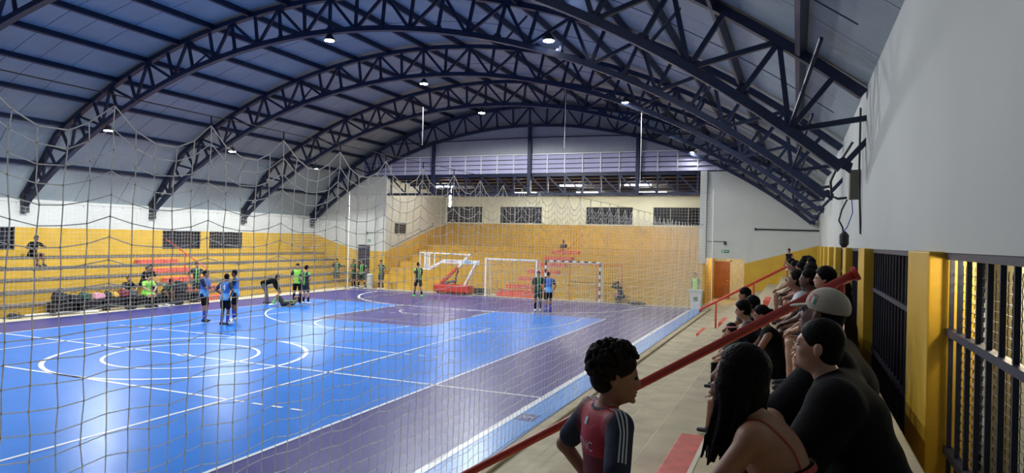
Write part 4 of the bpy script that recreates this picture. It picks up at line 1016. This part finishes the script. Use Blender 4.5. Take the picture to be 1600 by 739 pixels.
# ---- bins
def wheelie(label,loc,s=1):
    t=thing('wheeled_bin',label,'bin',loc)
    me=MB().prism([(-.22*s,0),(.22*s,0),(.29*s,.85*s),(-.29*s,.85*s)],-.25*s,.25*s).build('bin_body',M['bin'],t,bevel=.02)
    box('lid',(-.32*s,-.30*s,.85*s),(.32*s,.28*s,.93*s),M['bin'],t,bevel=.02)
    box('logo_patch',(-.1*s,-.262*s,.4*s),(.1*s,-.25*s,.6*s),M['baggreen'],t)
    for q in (-1,1): MB().tube([(q*.24*s,.22*s,.06),(q*.2*s,.22*s,.06)],.07,10).build('wheel',M['dark'],t)
wheelie('white wheeled bin at the right corner of the court',(9.95,20.75,.0),1.02)
t=thing('small_bin','narrow pale bin by the dark door on the left','bin',(-9.2,21.6,0)); MB().lathe([(.17,0),(.2,.75)],n=14).build('bin_body',M['bin'],t,smooth=False); MB().lathe([(.22,.75),(.22,.80),(.12,.88)],n=14).build('lid',M['bin'],t)

# ---------------------------------------------------------------- box, wires on the right wall
bx=thing('junction_box','grey metal junction box under the truss end on the right wall','box',(15.12,.2,4.0)); box('case',(.06,0,0),(.24,.3,.5),M['box'],bx,bevel=.01)
o=MB().tube([(15.3,-.12,5.5),(15.3,-.1,4.4),(15.34,-.1,3.4),(15.4,-.1,3.36)],.018,6).build('conduit',M['dark']); tag(o,'dark vertical conduit beside the grey junction box','conduit')
o=MB().tube([(15.2,.0,4.95),(15.0,.1,4.6),(14.88,.2,4.3),(14.9,.2,4.05),(15.0,.2,4.0),(15.14,.25,4.02)],.022,6).build('loop_cable',M['dark']); tag(o,'thick black cable looping left of the junction box','cable')
o=MB().tube([(15.14,.1,3.98),(15.06,.1,3.8),(15.02,.1,3.62),(15.08,.1,3.5),(15.1,.1,3.32),(15.08,.1,3.2)],.016,6).build('hanging_cable',M['dark']); tag(o,'tangled black cable hanging below the junction box','cable')
o=MB().tube([(15.2,-.05,3.98),(15.22,-.05,3.75),(15.14,-.05,3.5),(15.08,-.05,3.42)],.008,5).build('thin_cable',M['sockb']); tag(o,'thin blue wire curving below the junction box','cable')
o=MB().lathe([(.03,0),(.07,.06),(.07,.2),(.02,.26)],(0,0,0),10).build('wall_device',M['dark']); o.location=(15.05,-.9,3.16); tag(o,'dark teardrop device hanging at the foot of the cables','device')

# ---------------------------------------------------------------- spectators on the camera side
R_=.02
def sit(label,x,y,zs,yw,fit,H=1.72,**po):
    q=dict(SIT); q['ankL']=(-.13,.42,-.31); q['ankR']=(.13,.42,-.31); q.update(po)
    return person(label,(x,y,zs),yw,H,q,fit,po.pop('res',R_) if 'res' in po else R_)
W_=dict(shirt=M['whitec'],legs='shorts',legmat=M['whitec'],shoe=M['shoek'],skin=M['skin2'],hair='thick',hairmat=M['hairbr'])
K_=dict(shirt=M['blk'],legs='shorts',legmat=M['blk'],shoe=M['shoek'],skin=M['skin2'],hair='short')
yl=D(92)
sit('spectator in a white t-shirt with thick dark hair, bowing the head, on the top seat',14.58,-3.45,2.0,yl,F(W_,head_at=(14.36,-3.4,2.77)),1.74,lean=24,hpitch=-25)
sit('man with short dark hair clasping his hands beside the white t-shirt',14.72,-4.15,2.0,yl,F(K_,head_at=(14.5, -3.93, 2.79),skin=M['skin3'],shirt=M['navyc'],legmat=M['jeans']),1.74,lean=12,hpitch=-10)
sit('pale-faced man with thick black hair, tallest head behind the red handrail',14.86,-4.75,2.0,yl,F(K_,head_at=(14.65, -4.74, 2.86),hair='thick',skin=M['skin1']),1.82,lean=8,hpitch=-8)
sit('woman with long dark hair partly hidden by the end of the red handrail',14.84,-6.15,2.0,yl,F(K_,head_at=(14.72, -6.0, 2.74),hair='long',skin=M['skin1'],fem=1,hairlen=.4,sleeve=1.5),1.68,lean=8,hpitch=-15)
def dist_lab(k): return k
far=[(14.40,2.6,'blk','short','skin2','spectator in black at the left of the distant row',0),(14.52,1.6,'navyc','short','skin3','second dark-haired head in the distant row',0),(14.62,.7,'sky','short','skin2','spectator in a light blue t-shirt in the distant row',1),(14.72,-.4,'blk','short','skin2','broad man in black nearest in the distant row',0),(14.78,-1.4,'blk','thick','skin2','big-haired spectator in the middle of the distant row',0),(14.7,4.2,'whitec','short','skin2','spectator in white behind the distant row',0),(14.85,6.1,'blk','short','skin2','spectator in black further down the top seat',0),(14.9,9.4,'whitec','thick','skin3','spectator in white near the far corner of the top seat',0),(14.7,7.6,'jeans','short','skin2','spectator in grey far down the top seat',0),(14.8,3.4,'baggreen','short','skin1','spectator in dark green in the distant row',0)]
for (x,y,c,hh,sk,lab,_) in far: sit(lab,x,y,2.0,yl,F(K_,shirt=M[c],hair=hh,skin=M[sk]),1.72+.06*random.random(),res=.03,lean=8+10*random.random(),hyaw=random.uniform(-15,25))
person('child in a black vest standing on the terrace near the far end',(14.05,20.2,1.6),D(150),1.42,dict(),dict(shirt=M['blk'],sleeve=0,legs='shorts',legmat=M['whitec'],shoe=M['shoek'],skin=M['skin2'],hair='short'),RS_)
# lower row, seat at 1.6
sit('woman in a black sleeveless top with black hair, nearest of the lower row',14.12,-5.05,1.6,D(95),dict(head_at=(13.99, -4.14, 2.29),shirt=M['blk'],sleeve=0,legs='pants',legmat=M['blk'],shoe=M['shoek'],skin=M['skin2'],hair='bun',fem=1,build=1.08),1.68,lean=16)
sit('woman with glasses and dark hair, further left in the lower row',13.92,-3.55,1.6,D(92),dict(head_at=(13.74, -3.6, 2.32),shirt=M['navyc'],legs='pants',legmat=M['blk'],shoe=M['shoek'],skin=M['skin1'],hair='thick',fem=1),1.66,lean=14)
sit('woman with smooth black hair between the two others of the lower row',13.98,-2.75,1.6,D(80),dict(head_at=(13.81, -2.81, 2.39),shirt=M['blk'],legs='pants',legmat=M['jeans'],shoe=M['shoek'],skin=M['skin2'],hair='thick',fem=1),1.66,lean=10)
sit('dark-haired man at the far end of the lower row',13.9,-1.3,1.6,D(85),dict(head_at=(13.62, -1.48, 2.36),shirt=M['baggrey'],legs='pants',legmat=M['jeans'],shoe=M['shoek'],skin=M['skin2'],hair='short'),1.74,lean=12)
pc=person('small child with a pink hair band leaning on the woman in black',(13.72,-3.9,1.6),D(80),1.12,dict(SIT,lean=10),dict(shirt=M['baggreen'],legs='pants',legmat=M['blk'],shoe=M['shoek'],skin=M['skin1'],hair='thick',hairmat=M['hairbr']),R_)
hb=MB(); q=pc['h']; n_=18
hb.tube([tuple(q(.098*math.cos(2*PI*k/n_),-.016+.118*math.sin(2*PI*k/n_),.05)*pc['s']) for k in range(n_+1)],.012,6).build('hair_band',M['bagpink'],pc['t'],smooth=True)
person('child in navy sitting low on the terrace behind the long-haired woman, hand on the step',(13.86,-5.6,1.6),D(70),1.15,dict(pelvis=(0,0,.1),lean=-6,side=-14,ankL=(-.12,.45,-.5),ankR=(.14,.42,-.5),kpL=(0,.4,1),kpR=(0,.4,1),wrL=(-.28,.40,-.1),wrR=(.2,.3,.3),hdL=(-.3,1,-.1),pnL=(0,0,-1),epL=(-.3,-1,.3)),dict(shirt=M['navyc'],legs='shorts',legmat=M['blk'],shoe=M['shoek'],skin=M['skin2'],hair='short'),.018)
for (x,y,z,lab) in ((14.15,-5.9,2.0,'bottle'),):
    t=thing('gold_trumpet','shiny gold and silver object held by the top row spectators','ornament',(14.22,-3.9,2.35)); MB().tube([(0,-.12,0),(.03,0,.04),(0,.12,.02)],.03,8).build('tube',M['gold'],t,smooth=True); MB().lathe([(.02,0),(.05,.08)],n=10).build('cup',M['whitem'],t)
# glasses helper
def glasses(info,m):
    h=info['h'];s=info['s']; mb=MB()
    for q in (-1,1):
        mb.tube([tuple(h(q*.032+.021*math.cos(a),.103-.006*abs(math.cos(a))*(1 if q*math.cos(a)>0 else 0),-.004+.017*math.sin(a))*s) for a in np.linspace(0,2*PI,15)],.0014*s,5,cap=False)
        mb.tube([tuple(h(*v)*s) for v in ((q*.053,.098,.0),(q*.075,.07,.002),(q*.08,.0,.0),(q*.08,-.012,-.012))],.0014*s,5)
    mb.tube([tuple(h(*v)*s) for v in ((-.011,.104,.0),(0,.107,.002),(.011,.104,.0))],.0014*s,5)
    mb.build('spectacles',m,info['t'],smooth=True)

# ---- nearest four figures
RN=.0085
cap_=person('man in black with a beige cap bearing a flag patch, behind the man with glasses',(14.80,-9.72,2.0),D(84),1.86,dict(SIT,lean=12,hpitch=-20,hyaw=-22,ankL=(-.16,.42,-.31),ankR=(.14,.46,-.31),wrL=(-.12,.45,.18),wrR=(.1,.42,.2)),dict(head_at=(14.501, -9.135, 2.809),shirt=M['blk'],sleeve=1.5,loose=.03,legs='pants',legmat=M['jeans'],shoe=M['shoek'],skin=M['skin3'],hair='buzz',capm=M['cap'],build=1.22),.011)
def patch(info,cy,cz,col,w_,hh_,x0,nm='flag_patch'):
    mb=MB(); vs=[];n=4
    for i in range(n+1):
        for j in range(n+1):
            y=cy+x0+w_*i/n; z=cz+hh_*(j/n-.5)
            k=1-((y+.010)/.102)**2-((z-.043)/.088)**2; x=-.0842*math.sqrt(max(k,.01))
            vs.append(tuple(info['h'](x-.001,y,z)*info['s']))
    fs=[(i*(n+1)+j,(i+1)*(n+1)+j,(i+1)*(n+1)+j+1,i*(n+1)+j+1) for i in range(n) for j in range(n)]
    mb.add(vs,fs).build(nm,col,info['t'])
for i,c in enumerate(('green','whitec','flagred')): patch(cap_,.035,.062,M[c],.013,.03,-.0195+.013*i)
for i in range(6): patch(cap_,.035,.085+.003*(i%2),M['strap'],.004,.006,-.02+.007*i,'cap_lettering')
gm=person('man with glasses and short black hair in a black top, looking left towards the court',(14.76,-10.62,2.0),D(84),1.72,dict(SIT,lean=22,hpitch=-14,hyaw=-2,wrL=(-.1,.42,.22),wrR=(.12,.4,.22)),dict(head_at=(14.471, -9.581, 2.705),shirt=M['blk'],sleeve=1.5,loose=.03,legs='pants',legmat=M['blk'],shoe=M['shoek'],skin=M['skin1'],hair='short',build=1.2),RN)
glasses(gm,M['lens'])
gw=person('woman with long black hair in a black top with thin red straps, leaning forward',(14.62,-11.0,2.0),D(80),1.66,dict(SIT,lean=30,hpitch=-24,hyaw=14,wrL=(-.12,.50,.14),wrR=(.14,.48,.14),epL=(-1,-.2,0),epR=(1,-.2,0)),
  dict(head_at=(14.183, -10.134, 2.668),shirt=M['blk'],sleeve=0,neckline=.31,legs='pants',legmat=M['blk'],shoe=M['shoek'],skin=M['skin2'],hair='long',hairang=2.6,hairlen=.42,hairdown=(-.05,.22,-1),fem=1,build=1.06),RN)
Pg,Tg,Lg,Fg=gw['Pv'],gw['T'],gw['LX'],gw['FW']
for q in (-1,1):
    c=Lg*q*.10
    pts=[Pg+Tg*.27-Fg*.13+c,Pg+Tg*.36-Fg*.14+c*.95,Pg+Tg*.44-Fg*.09+c*.9,Pg+Tg*.52+c*.9,Pg+Tg*.45+Fg*.1+c*.9,Pg+Tg*.34+Fg*.14+c]
    band('strap',gw['body'],pts,Lg,.011,M['strap'],gw['t'],gw['s'],.004)
ring=[Pg+Tg*(.295-.03*math.sin(a))+Lg*.17*math.cos(a)-Fg*.13*math.sin(a) for a in np.linspace(-.2,PI+.2,16)]
band('red_trim',gw['shirtsdf'],ring,Tg,.022,M['strap'],gw['t'],gw['s'],.003,40)
boy=person('curly-haired boy in a maroon and red football jersey with hands on hips',(13.87,-10.82,1.6),D(-50),1.19,dict(HIPS,lean=-3,hyaw=-20,hpitch=8,wrL=(-.2,.0,1.0),wrR=(.2,.0,1.0),epL=(-1,-.75,0),epR=(1,-.75,0)),
  dict(head_at=(13.79, -10.516, 2.679),shirt=[M['maroon'],M['redj'],M['navyc']],shirtf=lambda c: np.where((c[:,2]>.29)&(np.abs(c[:,0])<.135)&(c[:,1]<.06),1,np.where((np.abs(c[:,0])>.18)&(c[:,2]>.15),2,0)),legs='shorts',legmat=M['blk'],shoe=M['shoek'],skin=M['skin2'],hair='curly',hairmat=M['hairbr'],hscale=1.28,sleeve=.74,build=.98),.0085)
Q,Pb,Tb,Lb,Fb=boy['shirtsdf'],boy['Pv'],boy['T'],boy['LX'],boy['FW']
for i,q in ((0,-1),(1,1)):
    sh_,el_=boy['sh'][i],boy['el'][i]; ar=(el_-sh_); e_=sh_+ar*.72; ar/=np.linalg.norm(ar); out=np.cross(ar,Fb)*(-q); out/=np.linalg.norm(out)
    if out@(Lb*q)<0: out=-out
    wd=np.cross(ar,out)
    for k in (-1,0,1):
        band('white_stripe',Q,[sh_-Lb*q*.07+Tb*.1+wd*k*.022,sh_+Tb*.09+wd*k*.022,sh_+ar*.06+out*.09+wd*k*.022,e_+out*.08+wd*k*.022],wd,.011,M['whitec'],boy['t'],boy['s'],.003)
cloth_text('STNC',.075,Q,Pb+Tb*.335-Fb*.16+Lb*.0,Lb,Tb,M['whitec'],boy['t'],boy['s'])
band('neck_badge',Q,[Pb+Tb*.475-Fb*.1-Lb*.012,Pb+Tb*.44-Fb*.13-Lb*.012],Lb,.035,M['whitec'],boy['t'],boy['s'],.003,6)
band('collar',Q,[Pb+Tb*.53+Lb*.075*math.cos(a)-Fb*.07*math.sin(a) for a in np.linspace(-.4,PI+.4,14)],Tb,.03,M['navyc'],boy['t'],boy['s'],.004,30)
